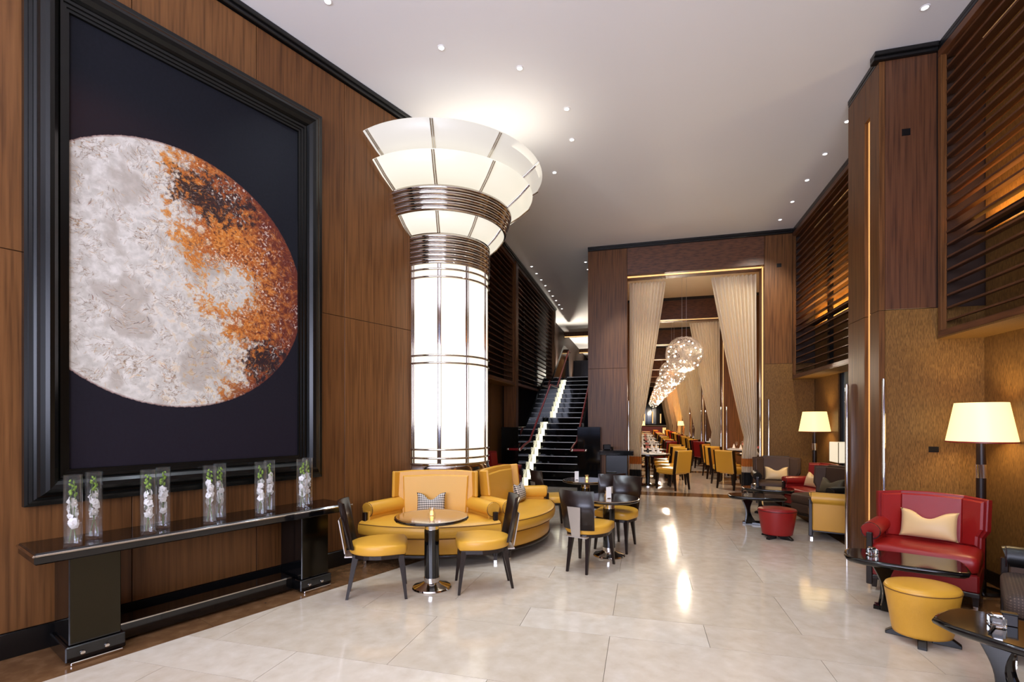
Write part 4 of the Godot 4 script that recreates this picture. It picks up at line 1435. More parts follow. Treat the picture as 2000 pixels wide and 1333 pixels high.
func build_sofas() -> void:
	var t := sector_sofa()
	var base := atan2(WN.x, WN.z)
	t.rotation.y = base + deg_to_rad(-53.5)
	t.set_meta("label", "yellow leather curved sofa behind the nearest round table, against the painting wall")
	copy_of(t, COL, base + deg_to_rad(14.0), "yellow leather curved sofa showing its rounded front, beside the staircase")
	for q in [[-55.0, 0.90, "black and white houndstooth cushion on the sofa behind the nearest round table", 0.06], [30.0, 0.93, "black and white houndstooth cushion leaning by the arm of the rounded sofa", -0.25]]:
		var a: float = base + deg_to_rad(q[0])
		var d := Vector3(sin(a), 0, cos(a))
		pillow("cushion", q[2], M.houndstooth, 0.32, 0.24, COL + d * (q[1] + 0.08) + Vector3(0, 0.478, 0), Vector3(-0.25, a + q[3], 0.0), 0.07)

# two seat settee with one rolled arm, facing +z; arm_side -1 or 1 (local x)
func settee(called: String, label: String, skin: Material, shell: Material, arm_skin: Material, seat_skin: Material, arm_side: float, at: Vector3, d: Vector2, sc := 1.0) -> Node3D:
	var t := thing(called, label, "settee", at, face(d))
	t.scale = Vector3.ONE * sc
	var W := 0.38
	slab("base", Vector3(-W, 0.14, -0.28), Vector3(W, 0.30, 0.30), shell, t, 0.015)
	slab("base_rail", Vector3(-W - 0.005, 0.105, -0.29), Vector3(W + 0.005, 0.145, 0.305), M.wenge, t, 0.006)
	var s := S()
	var rings := []
	for q in [[0.03, 0.305], [0.0, 0.325], [0.0, 0.41], [0.012, 0.44], [0.04, 0.456], [0.12, 0.466]]:
		var r := []
		for p in soft_rect(-W + q[0], W - q[0], -0.26 + q[0], 0.32 - q[0], 0.05, 3):
			r.append(Vector3(p.x, q[1], p.y))
		rings.append(r)
	loft(s, rings, true)
	obj("seat_cushion", s, seat_skin, t)
	# back: a middle panel and two side panels turned forward, each shell and cushion
	var lean := Transform3D(Basis(Vector3.RIGHT, -0.12), Vector3(0, 0.40, -0.27))
	var o := S()
	prism(o, [Vector2(-0.245, -0.15), Vector2(0.245, -0.15), Vector2(0.245, 0.518), Vector2(0.0, 0.526), Vector2(-0.245, 0.518)], lean * Transform3D(Basis.IDENTITY, Vector3(0, 0, -0.05)), 0.06, 0.008)
	obj("back_shell", o, shell, t)
	var c0 := S()
	prism(c0, [Vector2(-0.232, 0.05), Vector2(0.232, 0.05), Vector2(0.238, 0.490), Vector2(0.0, 0.496), Vector2(-0.238, 0.490)], lean, 0.045, 0.014)
	obj("back_cushion", c0, skin, t)
	for sd in [-1.0, 1.0]:
		var hinge := lean * Transform3D(Basis(Vector3.UP, -0.55 * sd), Vector3(0.240 * sd, 0, 0.0))
		var w := S()
		prism(w, [Vector2(-0.01 * sd, -0.15), Vector2(0.145 * sd, -0.15), Vector2(0.150 * sd, 0.13), Vector2(0.195 * sd, 0.20), Vector2(0.205 * sd, 0.490), Vector2(-0.01 * sd, 0.518)], hinge * Transform3D(Basis.IDENTITY, Vector3(0, 0, -0.05)), 0.06, 0.008)
		obj("wing_shell", w, shell, t)
		var q := S()
		prism(q, [Vector2(0.006 * sd, 0.05), Vector2(0.135 * sd, 0.05), Vector2(0.140 * sd, 0.14), Vector2(0.178 * sd, 0.21), Vector2(0.185 * sd, 0.468), Vector2(0.006 * sd, 0.490)], hinge, 0.045, 0.014)
		obj("wing_cushion", q, skin, t)
	if shell == M.brown_leather:
		slab("top_rail", Vector3(-0.24, 0.908, -0.40), Vector3(0.24, 0.926, -0.335), M.wenge, t, 0.008)
	for sd in [-1.0, 1.0]:
		if sd == arm_side:
			var a := S()
			tube(a, [Vector3(0.385 * sd, 0.56, -0.22), Vector3(0.385 * sd, 0.565, -0.20), Vector3(0.385 * sd, 0.565, 0.27), Vector3(0.385 * sd, 0.56, 0.285)], 0.08, 18)
			var arm := obj("arm", a, arm_skin, t)
			var pp := S()
			tube(pp, ring_path(Vector3(0.385 * sd, 0.562, 0.286), Vector3(0, 0, 1), 0.078), 0.005, 5, false)
			obj("piping", pp, M.seam_dark, arm)
			slab("arm_panel", Vector3(0.35 * sd, 0.13, -0.28), Vector3(0.42 * sd, 0.54, 0.27), shell, t, 0.01)
			slab("arm_post", Vector3(0.365 * sd, 0.05, 0.27), Vector3(0.415 * sd, 0.55, 0.315), M.wenge, t, 0.006)
		for z in [-0.25, 0.28]:
			var lg := part("leg", leg_mesh(Vector3(0, 0.12, 0), Vector3(0, 0.03, 0), 0.048, 0.034), M.wenge, t, Vector3(0.355 * sd, 0, z))
			part("ferrule", box_mesh(Vector3(0.034, 0.03, 0.034), 0.002), M.chrome, lg, Vector3(0, 0.015, 0))
	return t

func build_settees() -> void:
	settee("settee", "red leather settee with one rolled arm in front of the lit pillar", M.red, M.red2, M.red, M.red, -1.0, Vector3(2.41, 0, -5.05), Vector2(-0.53, 0.85), 0.92)
	cushion_on(Vector3(2.41, 0, -5.05), Vector2(-0.53, 0.85), Vector3(0.0, 0.455, -0.06), "cushion", "pale gold satin cushion on the red settee before the pillar", M.satin, 0.44, 0.26)
	settee("settee", "brown woven settee with a black rolled arm beside the yellow ottoman", M.weave, M.brown_leather, M.black_leather, M.weave, -1.0, Vector3(2.60, 0, -3.86), Vector2(-0.88, -0.47), 0.93)
	settee("settee", "yellow leather settee seen from its rolled arm behind the pillar", M.yellow, M.yellow2, M.yellow, M.yellow, 1.0, Vector3(2.43, 0, -7.17), Vector2(-0.95, -0.31), 0.93)
	settee("settee", "brown leather settee with an olive cushion behind the yellow settee", M.brown_leather, M.brown_leather, M.black_leather, M.brown_leather, 1.0, Vector3(2.58, 0, -8.06), Vector2(-0.88, 0.47), 0.9)
	cushion_on(Vector3(2.58, 0, -8.06), Vector2(-0.88, 0.47), Vector3(0.06, 0.43, -0.02), "cushion", "olive satin cushion on the brown settee behind the yellow one", M.olive, 0.42, 0.25)
	settee("settee", "red leather settee by the window, behind the brown settee", M.red, M.red2, M.red, M.red, -1.0, Vector3(2.66, 0, -8.86), Vector2(-0.95, 0.3), 0.88)
	cushion_on(Vector3(2.66, 0, -8.86), Vector2(-0.95, 0.3), Vector3(-0.05, 0.42, -0.02), "cushion", "pale gold satin cushion on the red settee by the window", M.satin, 0.42, 0.25)
	settee("settee", "brown leather settee against the right pier of the portal", M.brown_leather, M.brown_leather, M.black_leather, M.brown_leather, -1.0, Vector3(2.36, 0, -9.66), Vector2(-0.12, 0.99), 0.92)
	cushion_on(Vector3(2.36, 0, -9.66), Vector2(-0.12, 0.99), Vector3(-0.02, 0.435, -0.02), "cushion", "pale gold satin cushion on the brown settee against the pier", M.satin, 0.42, 0.25)
	settee("settee", "red leather settee against the wood wall left of the staircase", M.red, M.red2, M.red, M.red, 1.0, Vector3(-2.62, 0, -8.9), Vector2(1.0, 0.0))

func cushion_on(at: Vector3, d: Vector2, p: Vector3, called: String, label: String, m: Material, w: float, h: float) -> void:
	var b := Basis(Vector3.UP, face(d))
	pillow(called, label, m, w * 0.92, h, at + b * p, Vector3(-0.35, face(d), 0.0), 0.07)

func build_ottomans() -> void:
	var o := thing("ottoman", "yellow leather oval ottoman on short black feet", "ottoman", Vector3(1.85, 0, -3.93), 0.35)
	var c := thing("ottoman", "red leather oval ottoman on short black feet near the portal", "ottoman", Vector3(1.67, 0, -6.88), 0.0)
	for q in [[o, "yellow"], [c, "red"]]:
		var s := S()
		var rings := []
		for p in [[0.165, 0.05], [0.175, 0.052], [0.18, 0.07], [0.225, 0.345], [0.226, 0.36], [0.218, 0.375], [0.16, 0.388], [0.08, 0.396], [0.01, 0.398]]:
			var r := []
			for k in 40:
				var a := TAU * k / 40.0
				r.append(Vector3(cos(a) * p[0], p[1], sin(a) * p[0] * 0.84))
			rings.append(r)
		loft(s, rings, true)
		obj("drum", s, M[q[1]], q[0])
		var pa := []
		for k in 41:
			var a := TAU * k / 40.0
			pa.append(Vector3(cos(a) * 0.2265, 0.352, sin(a) * 0.2265 * 0.84))
		var ps := S()
		tube(ps, pa, 0.004, 5, false)
		obj("piping", ps, M.seam if q[1] == "yellow" else M.seam_dark, q[0])
		for k in 4:
			var a := PI / 4 + PI / 2 * k
			var f := S()
			prism(f, [Vector2(0.05, 0.0), Vector2(0.20, 0.0), Vector2(0.20, 0.018), Vector2(0.15, 0.052), Vector2(0.05, 0.052)], Transform3D(Basis(Vector3.UP, a), Vector3.ZERO) * Transform3D(Basis.IDENTITY, Vector3(0, 0, -0.025)), 0.05, 0.004)
			obj("foot", f, M.black_satin, q[0])

func build_coffee_tables() -> void:
	# boat shaped black lacquer top on a sculpted leg
	var t := thing("coffee_table", "", "table", Vector3.ZERO, 0.0, "boat shaped coffee tables")
	var plan := [Vector2(-0.38, -0.06), Vector2(-0.36, -0.16), Vector2(-0.26, -0.215), Vector2(0.0, -0.24), Vector2(0.30, -0.225), Vector2(0.36, -0.20), Vector2(0.38, -0.12), Vector2(0.38, 0.12), Vector2(0.36, 0.20), Vector2(0.30, 0.225), Vector2(0.0, 0.24), Vector2(-0.26, 0.215), Vector2(-0.36, 0.16), Vector2(-0.38, 0.06)]
	var s := S()
	var rings := []
	for q in [[0.085, 0.362], [0.03, 0.372], [0.006, 0.388], [0.0, 0.402], [0.006, 0.415], [0.02, 0.419]]:
		var r := []
		for p in inset(plan, q[0]):
			r.append(Vector3(p.x, q[1], p.y))
		rings.append(r)
	loft(s, rings, true)
	obj("tabletop", s, M.black, t)
	for sd in [-1.0, 1.0]:
		# each leg is a bowed slab, broad at the top and at the foot
		var l := S()
		var o := []
		for k in 13:
			var v := k / 12.0
			o.append(Vector2(-0.115 + 0.05 * sin(v * PI) - 0.02 * v + 0.035 * (1.0 - v) * (1.0 - v), 0.012 + 0.352 * v))
		for k in 13:
			var v := 1.0 - k / 12.0
			o.append(Vector2(0.02 - 0.055 * sin(v * PI) + 0.06 * (1.0 - v) * (1.0 - v), 0.012 + 0.352 * v))
		prism(l, o, Transform3D(Basis(Vector3.UP, 0.2 * sd), Vector3(-0.07, 0, 0.055 * sd - 0.0175)), 0.035, 0.005)
		obj("leg", l, M.black, t)
		var b := S()
		lathe(b, [Vector2(0.0, 0.0), Vector2(0.013, 0.0), Vector2(0.011, 0.005), Vector2(0.0, 0.006)], 12, Transform3D(Basis(Vector3.RIGHT, PI / 2 * sd), Vector3(-0.125, 0.31, 0.055 * sd + 0.02 * sd)))
		obj("stud", b, M.chrome, t)
		var f := S()
		prism(f, [Vector2(-0.12, 0.0), Vector2(0.34, 0.0), Vector2(0.34, 0.014), Vector2(0.05, 0.035), Vector2(-0.12, 0.03)], Transform3D(Basis(Vector3.UP, -0.22 * sd), Vector3(-0.06, 0, 0.05 * sd - 0.02)), 0.04, 0.003)
		obj("foot", f, M.black, t)
	var spots := [[1.97, -4.46, -0.35, "boat shaped black lacquer table in front of the red settee by the pillar"], [1.90, -3.02, -0.82, "boat shaped black lacquer table beside the yellow ottoman, mirroring the lamp"], [1.95, -8.62, -0.25, "boat shaped black lacquer table before the brown settee at the pier"], [1.60, -7.72, -0.1, "boat shaped black lacquer table behind the red ottoman"]]
	for i in 4:
		var o: Node3D = t if i == 0 else copy_of(t, Vector3.ZERO, 0.0)
		o.position = Vector3(spots[i][0], 0, spots[i][1])
		o.rotation.y = spots[i][2]
		o.set_meta("label", spots[i][3])
	# small glass cubes with a candle, a card box beside one of them
	var g := thing("glass_cube", "", "candle holder", Vector3.ZERO, 0.0, "glass cubes on the coffee tables")
	var gs := S()
	box(gs, Vector3(-0.032, 0.0, -0.032), Vector3(0.032, 0.055, 0.032), 0.006)
	obj("cube", gs, M.crystal, g)
	slab("metal_cup", Vector3(-0.02, 0.0555, -0.02), Vector3(0.02, 0.068, 0.02), M.chrome, g, 0.003)
	var gl := [[1.78, -4.50, "small glass cube candle holder on the table before the red settee"], [1.80, -3.12, "small glass cube candle holder on the table beside the yellow ottoman"], [1.74, -8.60, "small glass cube candle holder on the table before the pier settee"], [1.45, -7.72, "small glass cube candle holder on the table behind the red ottoman"]]
	for i in 4:
		var o: Node3D = g if i == 0 else copy_of(g, Vector3.ZERO, 0.0)
		o.position = Vector3(gl[i][0], 0.4195, gl[i][1])
		o.rotation.y = 0.3 + i
		o.set_meta("label", gl[i][2])
	var cb := thing("card_box", "dark brown card box beside the glass cube on the nearest coffee table", "box", Vector3(1.875, 0.4195, -3.155), -0.4)
	slab("box", Vector3(-0.03, 0, -0.02), Vector3(0.03, 0.06, 0.02), M.wenge, cb, 0.003)
	slab("lid", Vector3(-0.032, 0.06, -0.022), Vector3(0.032, 0.066, 0.022), M.black_satin, cb, 0.002)
	var pn := thing("pen", "dark metal pen lying beside the glass cube on the nearest coffee table", "pen", Vector3(1.745, 0.4265, -3.06), 0.9)
	var ps := S()
	tube(ps, [Vector3(-0.06, 0, 0), Vector3(0.06, 0, 0)], 0.006, 8)
	obj("barrel", ps, M.black_satin, pn)
	var pc := S()
	tube(pc, [Vector3(0.06, 0, 0), Vector3(0.072, 0, 0)], 0.006, 8, true, 0.002)
	obj("tip", pc, M.chrome, pn)

func floor_lamp(at: Vector3, label: String) -> void:
	var t := thing("floor_lamp", label, "lamp", at, 0.0, "tall floor lamps")
	var s := S()
	lathe(s, [Vector2(0.238, 1.315), Vector2(0.178, 1.66), Vector2(0.174, 1.66), Vector2(0.234, 1.315), Vector2(0.238, 1.315)], 40, Transform3D.IDENTITY, false)
	obj("lamp_shade", s, M.shade_glow, t)
	var r := S()
	lathe(r, [Vector2(0.234, 1.312), Vector2(0.241, 1.312), Vector2(0.239, 1.324), Vector2(0.234, 1.324)], 40, Transform3D.IDENTITY, false)
	obj("shade_trim", r, M.red2, t)
	var p := S()
	lathe(p, [Vector2(0.034, 0.03), Vector2(0.034, 1.0)], 20)
	obj("pole", p, M.wenge, t)
	var c := S()
	lathe(c, [Vector2(0.038, 1.0), Vector2(0.038, 1.12)], 20)
	obj("chrome_sleeve", c, M.chrome, t)
	var q := S()
	lathe(q, [Vector2(0.034, 1.12), Vector2(0.034, 1.44)], 20)
	obj("pole", q, M.wenge, t)
	var b := S()
	lathe(b, [Vector2(0.0, 0.0), Vector2(0.14, 0.0), Vector2(0.145, 0.01), Vector2(0.13, 0.028), Vector2(0.03, 0.034)], 32)
	obj("base", b, M.black, t)
	spot(at + Vector3(0, 1.52, 0), at + Vector3(0, 5, 0), LAMP_E * 0.6, 52.0, Color(1.0, 0.91, 0.72), 0.04, t)
	spot(at + Vector3(0, 1.47, 0), at + Vector3(0, 0, 0), LAMP_E, 58.0, Color(1.0, 0.91, 0.72), 0.04, t)

const LAMP_E := 0.95

# ------------------------------------------------------------------ portal dressing and restaurant
func curtain(called: String, label: String, k: int, sd: int, body: Material, lower: bool) -> void:
	# sd -1: hangs on the left jamb, +1: on the right; gathered low down on the jamb side
	var z := -10.17 - 4.75 * k - 0.53
	var t := thing(called, label, "curtain", Vector3(-0.27 if sd < 0 else 2.215, 0, z))
	var width := func(y: float) -> float:
		var v := clampf((y - 1.15) / 3.3, 0.0, 1.0)
		var w := 0.20 + 0.55 * pow(v, 0.85)
		if sd > 0:
			w = 0.215 + 0.64 * pow(v, 0.9)
		if y < 1.15:
			w += 0.05 * sin(PI * 0.5 * clampf((1.15 - y) / 0.5, 0.0, 1.0))
		return w
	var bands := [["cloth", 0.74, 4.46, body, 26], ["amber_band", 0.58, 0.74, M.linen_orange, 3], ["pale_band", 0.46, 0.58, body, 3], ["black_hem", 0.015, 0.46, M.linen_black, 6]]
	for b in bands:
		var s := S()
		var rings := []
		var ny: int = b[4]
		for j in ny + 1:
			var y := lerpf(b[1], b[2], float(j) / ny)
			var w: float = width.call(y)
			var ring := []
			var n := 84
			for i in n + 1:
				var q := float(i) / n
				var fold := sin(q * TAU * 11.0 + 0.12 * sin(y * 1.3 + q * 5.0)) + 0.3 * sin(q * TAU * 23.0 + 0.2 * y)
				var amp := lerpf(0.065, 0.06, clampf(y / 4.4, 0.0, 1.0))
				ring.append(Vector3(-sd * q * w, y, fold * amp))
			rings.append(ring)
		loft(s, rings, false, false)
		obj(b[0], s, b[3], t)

func build_portal_dressing() -> void:
	var words := ["first", "second", "third", "fourth", "fifth", "sixth", "seventh", "eighth"]
	for k in 8:
		var m: Material = M.linen
		curtain("curtain", "cream pleated curtain gathered on the stair-side jamb of the %s portal" % words[k], k, -1, m, true)
		curtain("curtain", "cream pleated curtain gathered on the settee-side jamb of the %s portal" % words[k], k, 1, m, true)
		if k < 4:
			for x in [-0.275, 2.165, 2.315]:
				chrome_post(Vector3(x, 0, -10.17 - 4.75 * k + 0.035), "slim chrome post %s the %s portal" % [{-0.275: "on the left side of", 2.165: "inside the right jamb of", 2.315: "on the right face of"}[x], words[k]])
	chrome_post(Vector3(2.225, 0, -6.25), "slim chrome post on the far edge of the lit pillar")
	chrome_post(Vector3(2.275, 0, -5.505), "slim chrome post on the front edge of the lit pillar")

func chrome_post(at: Vector3, label: String) -> void:
	var t := thing("chrome_post", label, "post", at, 0.0, "slim chrome posts")
	var s := S()
	lathe(s, [Vector2(0.018, 0.03), Vector2(0.018, 1.90), Vector2(0.014, 1.915), Vector2(0.0, 1.92)], 14)
	obj("rod", s, M.chrome, t)
	var b := S()
	lathe(b, [Vector2(0.0, 0.0), Vector2(0.022, 0.0), Vector2(0.022, 0.03), Vector2(0.0, 0.03)], 14)
	obj("foot", b, M.chrome, t)

func build_chandeliers() -> void:
	var words := ["first", "second", "third", "fourth", "fifth", "sixth", "seventh", "eighth"]
	var s := S()
	var R := 0.44
	for k in 520:
		# short bent wires tangled over a globe
		var a := Vector3(rng.randfn(), rng.randfn(), rng.randfn()).normalized()
		var ax := a.cross(Vector3(rng.randfn(), rng.randfn(), rng.randfn())).normalized()
		var path := []
		var w := rng.randf_range(0.6, 1.5)
		var rr := R * rng.randf_range(0.93, 1.0)
		for j in 7:
			path.append(a.rotated(ax, w * j / 6.0) * (rr + 0.012 * sin(j * 2.0 + k)))
		tube(s, path, 0.0028, 3, false)
	var shell := done(s)
	var bs := S()
	lathe(bs, [Vector2(0.0, -0.02), Vector2(0.014, -0.014), Vector2(0.02, 0.0), Vector2(0.014, 0.014), Vector2(0.0, 0.02)], 10)
	var bulb := done(bs)
	var cs := S()
	tube(cs, [Vector3(-0.05, R * 0.98, 0), Vector3(-0.05, 1.94, 0)], 0.004, 5)
	var cable := done(cs)
	var dirs := []
	for k in 26:
		var y := 1.0 - 2.0 * (k + 0.5) / 26.0
		var a := k * 2.39996
		dirs.append(Vector3(cos(a) * sqrt(1 - y * y), y * 0.9 - 0.1, sin(a) * sqrt(1 - y * y)))
	for k in 8:
		var t := thing("chandelier", "%s sparkling wire globe chandelier counted from the lounge" % words[k], "chandelier", Vector3(0.985, 3.14, -12.54 - 4.75 * k), 0.8 * k, "wire globe chandeliers")
		part("wire_globe", shell, M.wire, t).set_meta("kind", "stuff")
		part("cable", cable, M.steel, t)
		part("cable", cable, M.steel, t, Vector3(0.10, 0, 0.02))
		slab("ceiling_plate", Vector3(-0.09, 1.90, -0.05), Vector3(0.09, 1.968, 0.05), M.black_satin, t)
		for d in dirs:
			part("bulb_light", bulb, M.bulb_glow, t, d * R * 0.93)
		if k < 6:
			omni(Vector3(0.985, 2.64, -12.54 - 4.75 * k), CHAND_E, Color(1.0, 0.92, 0.82), 0.06, t)

const CHAND_E := 2.2

func dining_chair(skin: Material, label: String) -> Node3D:
	# upholstered tub chair with a tall back, faces +z
	var t := thing("dining_chair", label, "chair", Vector3.ZERO)
	slab("seat", Vector3(-0.25, 0.34, -0.24), Vector3(0.25, 0.47, 0.26), skin, t, 0.03)
	var b := S()
	prism(b, [Vector2(-0.25, 0.0), Vector2(0.25, 0.0), Vector2(0.25, 0.50), Vector2(-0.25, 0.50)], Transform3D(Basis(Vector3.RIGHT, -0.12), Vector3(0, 0.36, -0.28)), 0.07, 0.02)
	obj("backrest", b, skin, t)
	for sd in [-1.0, 1.0]:
		var e := S()
		prism(e, [Vector2(0.0, 0.0), Vector2(0.012, 0.0), Vector2(0.012, 0.50), Vector2(0.0, 0.50)], Transform3D(Basis(Vector3.RIGHT, -0.12), Vector3(0.262 * sd - 0.006, 0.36, -0.28)), 0.068)
		obj("back_edge", e, M.wenge, t)
		part("leg", leg_mesh(Vector3(0.22 * sd, 0.36, 0.22), Vector3(0.23 * sd, 0, 0.24), 0.05, 0.03), M.wenge, t)
		part("leg", leg_mesh(Vector3(0.22 * sd, 0.36, -0.22), Vector3(0.23 * sd, 0, -0.26), 0.05, 0.03), M.wenge, t)
	return t

func build_restaurant() -> void:
	var words := ["first", "second", "third", "fourth", "fifth", "sixth"]
	var y0 := dining_chair(M.yellow, "yellow upholstered dining chair at the right of the aisle, showing its back, first bay")
	var r0 := dining_chair(M.red2, "red upholstered dining chair behind the left curtain in the first bay")
	var tb := thing("dining_table", "", "table", Vector3.ZERO, 0.0, "restaurant tables")
	var s := S()
	lathe(s, [Vector2(0.0, 0.71), Vector2(0.50, 0.71), Vector2(0.505, 0.73), Vector2(0.50, 0.748), Vector2(0.0, 0.75)], 36)
	obj("tabletop", s, M.black_brown, tb)
	var c := S()
	lathe(c, [Vector2(0.05, 0.05), Vector2(0.05, 0.71)], 16)
	obj("column", c, M.black, tb)
	var b := S()
	lathe(b, [Vector2(0.0, 0.0), Vector2(0.28, 0.0), Vector2(0.28, 0.02), Vector2(0.05, 0.05)], 28)
	obj("base", b, M.chrome_dark, tb)
	var cl := S()
	lathe(cl, [Vector2(0.0, 0.0), Vector2(0.40, 0.0), Vector2(0.41, -0.004), Vector2(0.40, 0.004), Vector2(0.0, 0.005)], 32)
	var cloth := done(cl)
	var pl := S()
	lathe(pl, [Vector2(0.0, 0.0), Vector2(0.07, 0.0), Vector2(0.12, 0.012), Vector2(0.122, 0.015), Vector2(0.07, 0.006), Vector2(0.0, 0.005)], 24)
	var plate := done(pl)
	var gl := S()
	lathe(gl, [Vector2(0.0, 0.0), Vector2(0.034, 0.0), Vector2(0.034, 0.003), Vector2(0.005, 0.008), Vector2(0.005, 0.09), Vector2(0.036, 0.13), Vector2(0.036, 0.20), Vector2(0.034, 0.20), Vector2(0.034, 0.132), Vector2(0.0, 0.094)], 16)
	var goblet := done(gl)
	var np := S()
	lathe(np, [Vector2(0.0, 0.0), Vector2(0.045, 0.0), Vector2(0.03, 0.05), Vector2(0.012, 0.11), Vector2(0.0, 0.13)], 8)
	var napkin := done(np)
	var fp := S()
	lathe(fp, [Vector2(0.0, 0.0), Vector2(0.03, 0.0), Vector2(0.035, 0.05), Vector2(0.02, 0.1), Vector2(0.0, 0.1)], 12)
	var pot := done(fp)
	# tables: x, bay, offset within the bay, side word
	var first_t := true
	var used_y := false
	var used_r := false
	for k in 6:
		for sd in [-1, 1]:
			var tx := 0.12 if sd < 0 else 2.58
			var tz := -11.7 - 4.75 * k - (0.0 if sd < 0 else 0.4)
			for row in (2 if k < 4 else 1):
				var z := tz - row * 1.75
				var side := "stair-side" if sd < 0 else "lamp-side"
				var which := "%s %s table, %s bay" % [side, "nearer" if row == 0 else "further", words[k]]
				var o: Node3D = tb if first_t else copy_of(tb, Vector3.ZERO, 0.0)
				first_t = false
				o.position = Vector3(tx, 0, z)
				o.set_meta("label", "round dark dining table, the " + which)
				var oc := part("tablecloth", cloth, M.white_cloth, self, Vector3(tx, 0.7555, z))
				tag(oc, "round white cloth on the " + which, "tablecloth", "white cloths on restaurant tables")
				var chairs := [[0.52, 0.46, -1], [0.52, -0.38, -1], [-0.5, 0.42, 1]] if sd < 0 else [[-0.62, 0.48, 1], [-0.64, -0.40, 1], [0.25, 0.70, 1]]
				for q in chairs:
					var at := Vector3(tx + q[0], 0, z + q[1])
					var turn := face(Vector2(-q[0], -q[1]))
					var red: bool = (k * 2 + row + (1 if q[0] * sd > 0 else 0)) % 3 == 2 or (sd < 0 and q[0] < 0)
					var word := "facing the lounge" if q[1] < 0 else "back to the lounge"
					var lab := "%s dining chair %s, %s end, %s %s table, %s bay" % ["red" if red else "yellow", word, "aisle" if q[0] * sd < 0 else "wall", side, "nearer" if row == 0 else "further", words[k]]
					var src: Node3D = r0 if red else y0
					var ch: Node3D
					if red and not used_r:
						ch = r0
						used_r = true
					elif not red and not used_y:
						ch = y0
						used_y = true
					else:
						ch = copy_of(src, Vector3.ZERO, 0.0)
					ch.position = at
					ch.rotation.y = turn
					ch.set_meta("label", lab)
					ch.set_meta("group", "restaurant chairs")
				if k < 3:
					for j in 4:
						var a := 0.5 + TAU * j / 4.0
						var d := Vector3(cos(a), 0, sin(a))
						var p1 := part("dinner_plate", plate, M.porcelain, self, Vector3(tx, 0.761, z) + d * 0.26)
						tag(p1, "white dinner plate on the " + which, "plate", "plates on the %s" % which)
						var p2 := part("wine_glass", goblet, M.glass, self, Vector3(tx, 0.761, z) + d.rotated(Vector3.UP, 0.6) * 0.19)
						tag(p2, "clear stemmed glass on the " + which, "glass", "glasses on the %s" % which)
						var p3 := part("folded_napkin", napkin, M.white_cloth, self, Vector3(tx, 0.768, z) + d * 0.26)
						tag(p3, "folded white napkin standing on a plate of the " + which, "napkin", "napkins on the %s" % which)
					var fl := thing("flower_pot", "small vase of pink flowers on the " + which, "flowers", Vector3(tx, 0.7615, z), 0.0)
					part("vase", pot, M.black, fl)
					for j in 5:
						var a := TAU * j / 5.0
						var f := S()
						lathe(f, [Vector2(0.0, 0.0), Vector2(0.022, 0.012), Vector2(0.026, 0.03), Vector2(0.0, 0.045)], 7, Transform3D(Basis.IDENTITY, Vector3(cos(a) * 0.03, 0.10 + 0.02 * (j % 2), sin(a) * 0.03)))
						obj("bloom", f, M.bloom, fl)
	# far end: a serving counter, red banquette and two lit lamps
	var ctr := thing("serving_counter", "long counter with glowing orange front at the end of the restaurant", "counter", Vector3(0.9, 0, -46.5))
	slab("body", Vector3(-1.7, 0.0, -0.4), Vector3(2.4, 1.05, 0.3), M.wood0, ctr, 0.01)
	slab("worktop", Vector3(-1.75, 1.05, -0.45), Vector3(2.45, 1.12, 0.36), M.white_cloth, ctr, 0.01)
	slab("light_front", Vector3(-1.6, 0.2, 0.3), Vector3(2.3, 0.9, 0.31), M.led_soft, ctr)
	var bq := thing("banquette", "long red leather banquette across the end of the restaurant", "sofa", Vector3(0.6, 0, -41.5))
	slab("seat", Vector3(-1.2, 0.12, -0.3), Vector3(1.0, 0.48, 0.35), M.red, bq, 0.03)
	slab("backrest", Vector3(-1.2, 0.4, -0.42), Vector3(1.0, 1.05, -0.28), M.red, bq, 0.03)
	slab("plinth", Vector3(-1.15, 0.0, -0.35), Vector3(0.95, 0.12, 0.25), M.black_satin, bq)
	for q in [[-0.05, "stair side"], [2.1, "lamp side"]]:
		var l := thing("table_lamp", "small yellow shaded lamp on a stand on the %s of the fourth restaurant bay" % q[1], "lamp", Vector3(q[0], 0, -28.75))
		var ls := S()
		lathe(ls, [Vector2(0.20, 1.25), Vector2(0.16, 1.50), Vector2(0.155, 1.50), Vector2(0.195, 1.25)], 24, Transform3D.IDENTITY, false)
		obj("lamp_shade", ls, M.shade_glow, l)
		var lp := S()
		lathe(lp, [Vector2(0.14, 0.0), Vector2(0.14, 0.02), Vector2(0.02, 0.03), Vector2(0.02, 1.35)], 16)
		obj("stand", lp, M.wenge, l)
		omni(Vector3(q[0], 1.38, -28.75), 0.8, Color(1.0, 0.75, 0.35), 0.05, l)

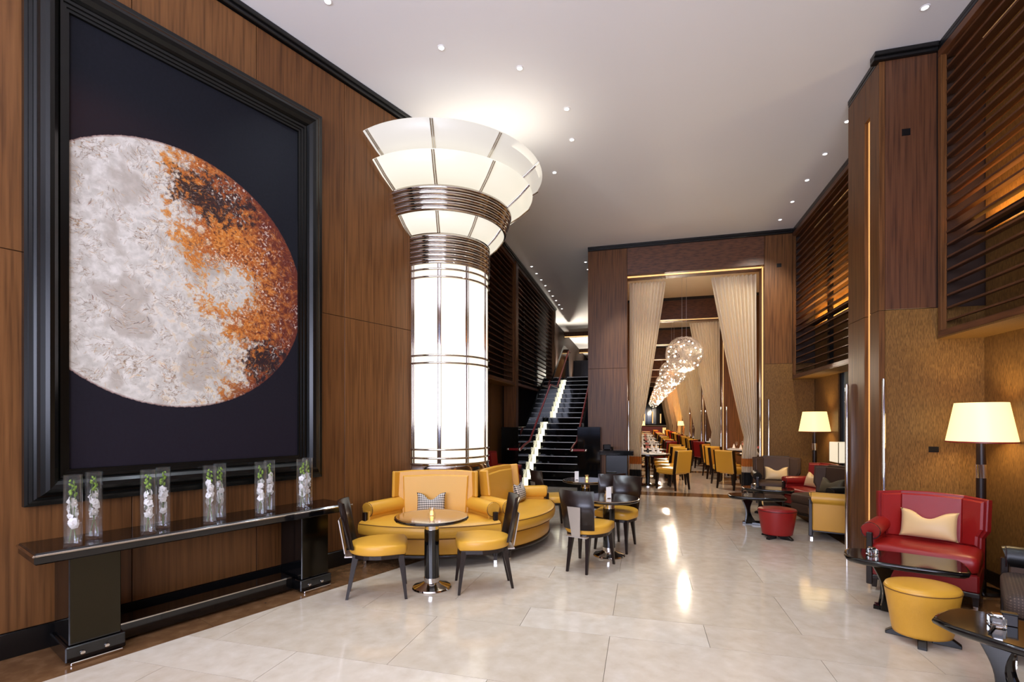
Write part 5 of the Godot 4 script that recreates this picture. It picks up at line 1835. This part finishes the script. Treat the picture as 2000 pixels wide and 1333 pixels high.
func build_extras() -> void:
	# hostess stand at the foot of the portal pier
	var t := thing("hostess_stand", "black hostess stand with overhanging top against the portal pier", "stand", Vector3(-0.47, 0, -9.45))
	slab("top", Vector3(-0.31, 0.86, -0.24), Vector3(0.31, 0.95, 0.24), M.black, t, 0.008)
	slab("pedestal", Vector3(-0.20, 0.04, -0.18), Vector3(0.20, 0.86, 0.16), M.black_satin, t, 0.008)
	slab("shelf", Vector3(-0.19, 0.52, 0.16), Vector3(0.0, 0.545, 0.22), M.chrome_smoke, t, 0.003)
	slab("plinth", Vector3(-0.24, 0.0, -0.2), Vector3(0.24, 0.04, 0.2), M.black, t, 0.004)
	slab("edge_strip", Vector3(-0.31, 0.935, 0.238), Vector3(-0.25, 0.945, 0.245), M.chrome, t)
	slab("edge_strip", Vector3(0.25, 0.935, 0.238), Vector3(0.31, 0.945, 0.245), M.chrome, t)
	var d := thing("desk_phone", "small black telephone on the hostess stand", "telephone", Vector3(-0.66, 0.951, -9.45), 0.2)
	slab("body", Vector3(-0.07, 0.0, -0.06), Vector3(0.07, 0.10, 0.05), M.black_satin, d, 0.01)
	slab("handset", Vector3(0.08, 0.0, -0.06), Vector3(0.12, 0.06, 0.05), M.black, d, 0.01)
	# solid shade and stand in place of a lamp mirrored in the window glass
	var l := thing("lamp_reflection", "large square cream shade standing in for a lamp mirrored in the window", "lamp", Vector3(2.97, 0, -8.32), 0.0)
	slab("lamp_shade", Vector3(-0.18, 0.88, -0.18), Vector3(0.18, 1.18, 0.18), M.cream_shade, l, 0.004)
	for sx in [-1.0, 1.0]:
		for sz in [-1.0, 1.0]:
			slab("shade_rib", Vector3(0.178 * sx - 0.004, 0.875, 0.178 * sz - 0.004), Vector3(0.178 * sx + 0.004, 1.186, 0.178 * sz + 0.004), M.black_satin, l)
	var s := S()
	lathe(s, [Vector2(0.12, 0.0), Vector2(0.12, 0.02), Vector2(0.02, 0.03), Vector2(0.02, 0.88)], 20)
	obj("stand", s, M.chrome_dark, l)
	# small wall lamp in the first restaurant bay
	var w := thing("wall_lamp", "amber wall lamp on the right restaurant wall behind the first curtain", "lamp", Vector3(3.52, 1.45, -13.2))
	slab("plate", Vector3(0.05, -0.1, -0.04), Vector3(0.08, 0.1, 0.04), M.chrome_dark, w)
	var ws := S()
	lathe(ws, [Vector2(0.05, -0.08), Vector2(0.05, 0.08)], 14)
	obj("lamp_shade", ws, M.shade_glow, w)
	omni(Vector3(3.52, 1.45, -13.2), 0.9, Color(1.0, 0.72, 0.34), 0.03, w)

func _ready() -> void:
	rng.seed = 7
	setup()
	make_materials()
	build_floor()
	build_ceiling()
	build_walls()
	for k in 8:
		build_portal(k)
	build_restaurant_shell()
	louvre_light(Vector3(2.985, 3.28, -8.22), 3.6)
	louvre_light(Vector3(2.985, 3.28, -3.0), 4.9)
	build_column()
	build_downlights()
	build_painting()
	build_console()
	build_vases()
	build_stairs()
	build_sofas()
	build_chairs()
	build_round_tables()
	build_settees()
	build_ottomans()
	build_coffee_tables()
	floor_lamp(Vector3(2.87, 0, -5.17), "tall floor lamp with cream shade behind the red settee by the pillar")
	floor_lamp(Vector3(2.85, 0, -9.36), "tall floor lamp with cream shade beside the settee at the portal pier")
	build_portal_dressing()
	build_chandeliers()
	build_restaurant()
	build_extras()
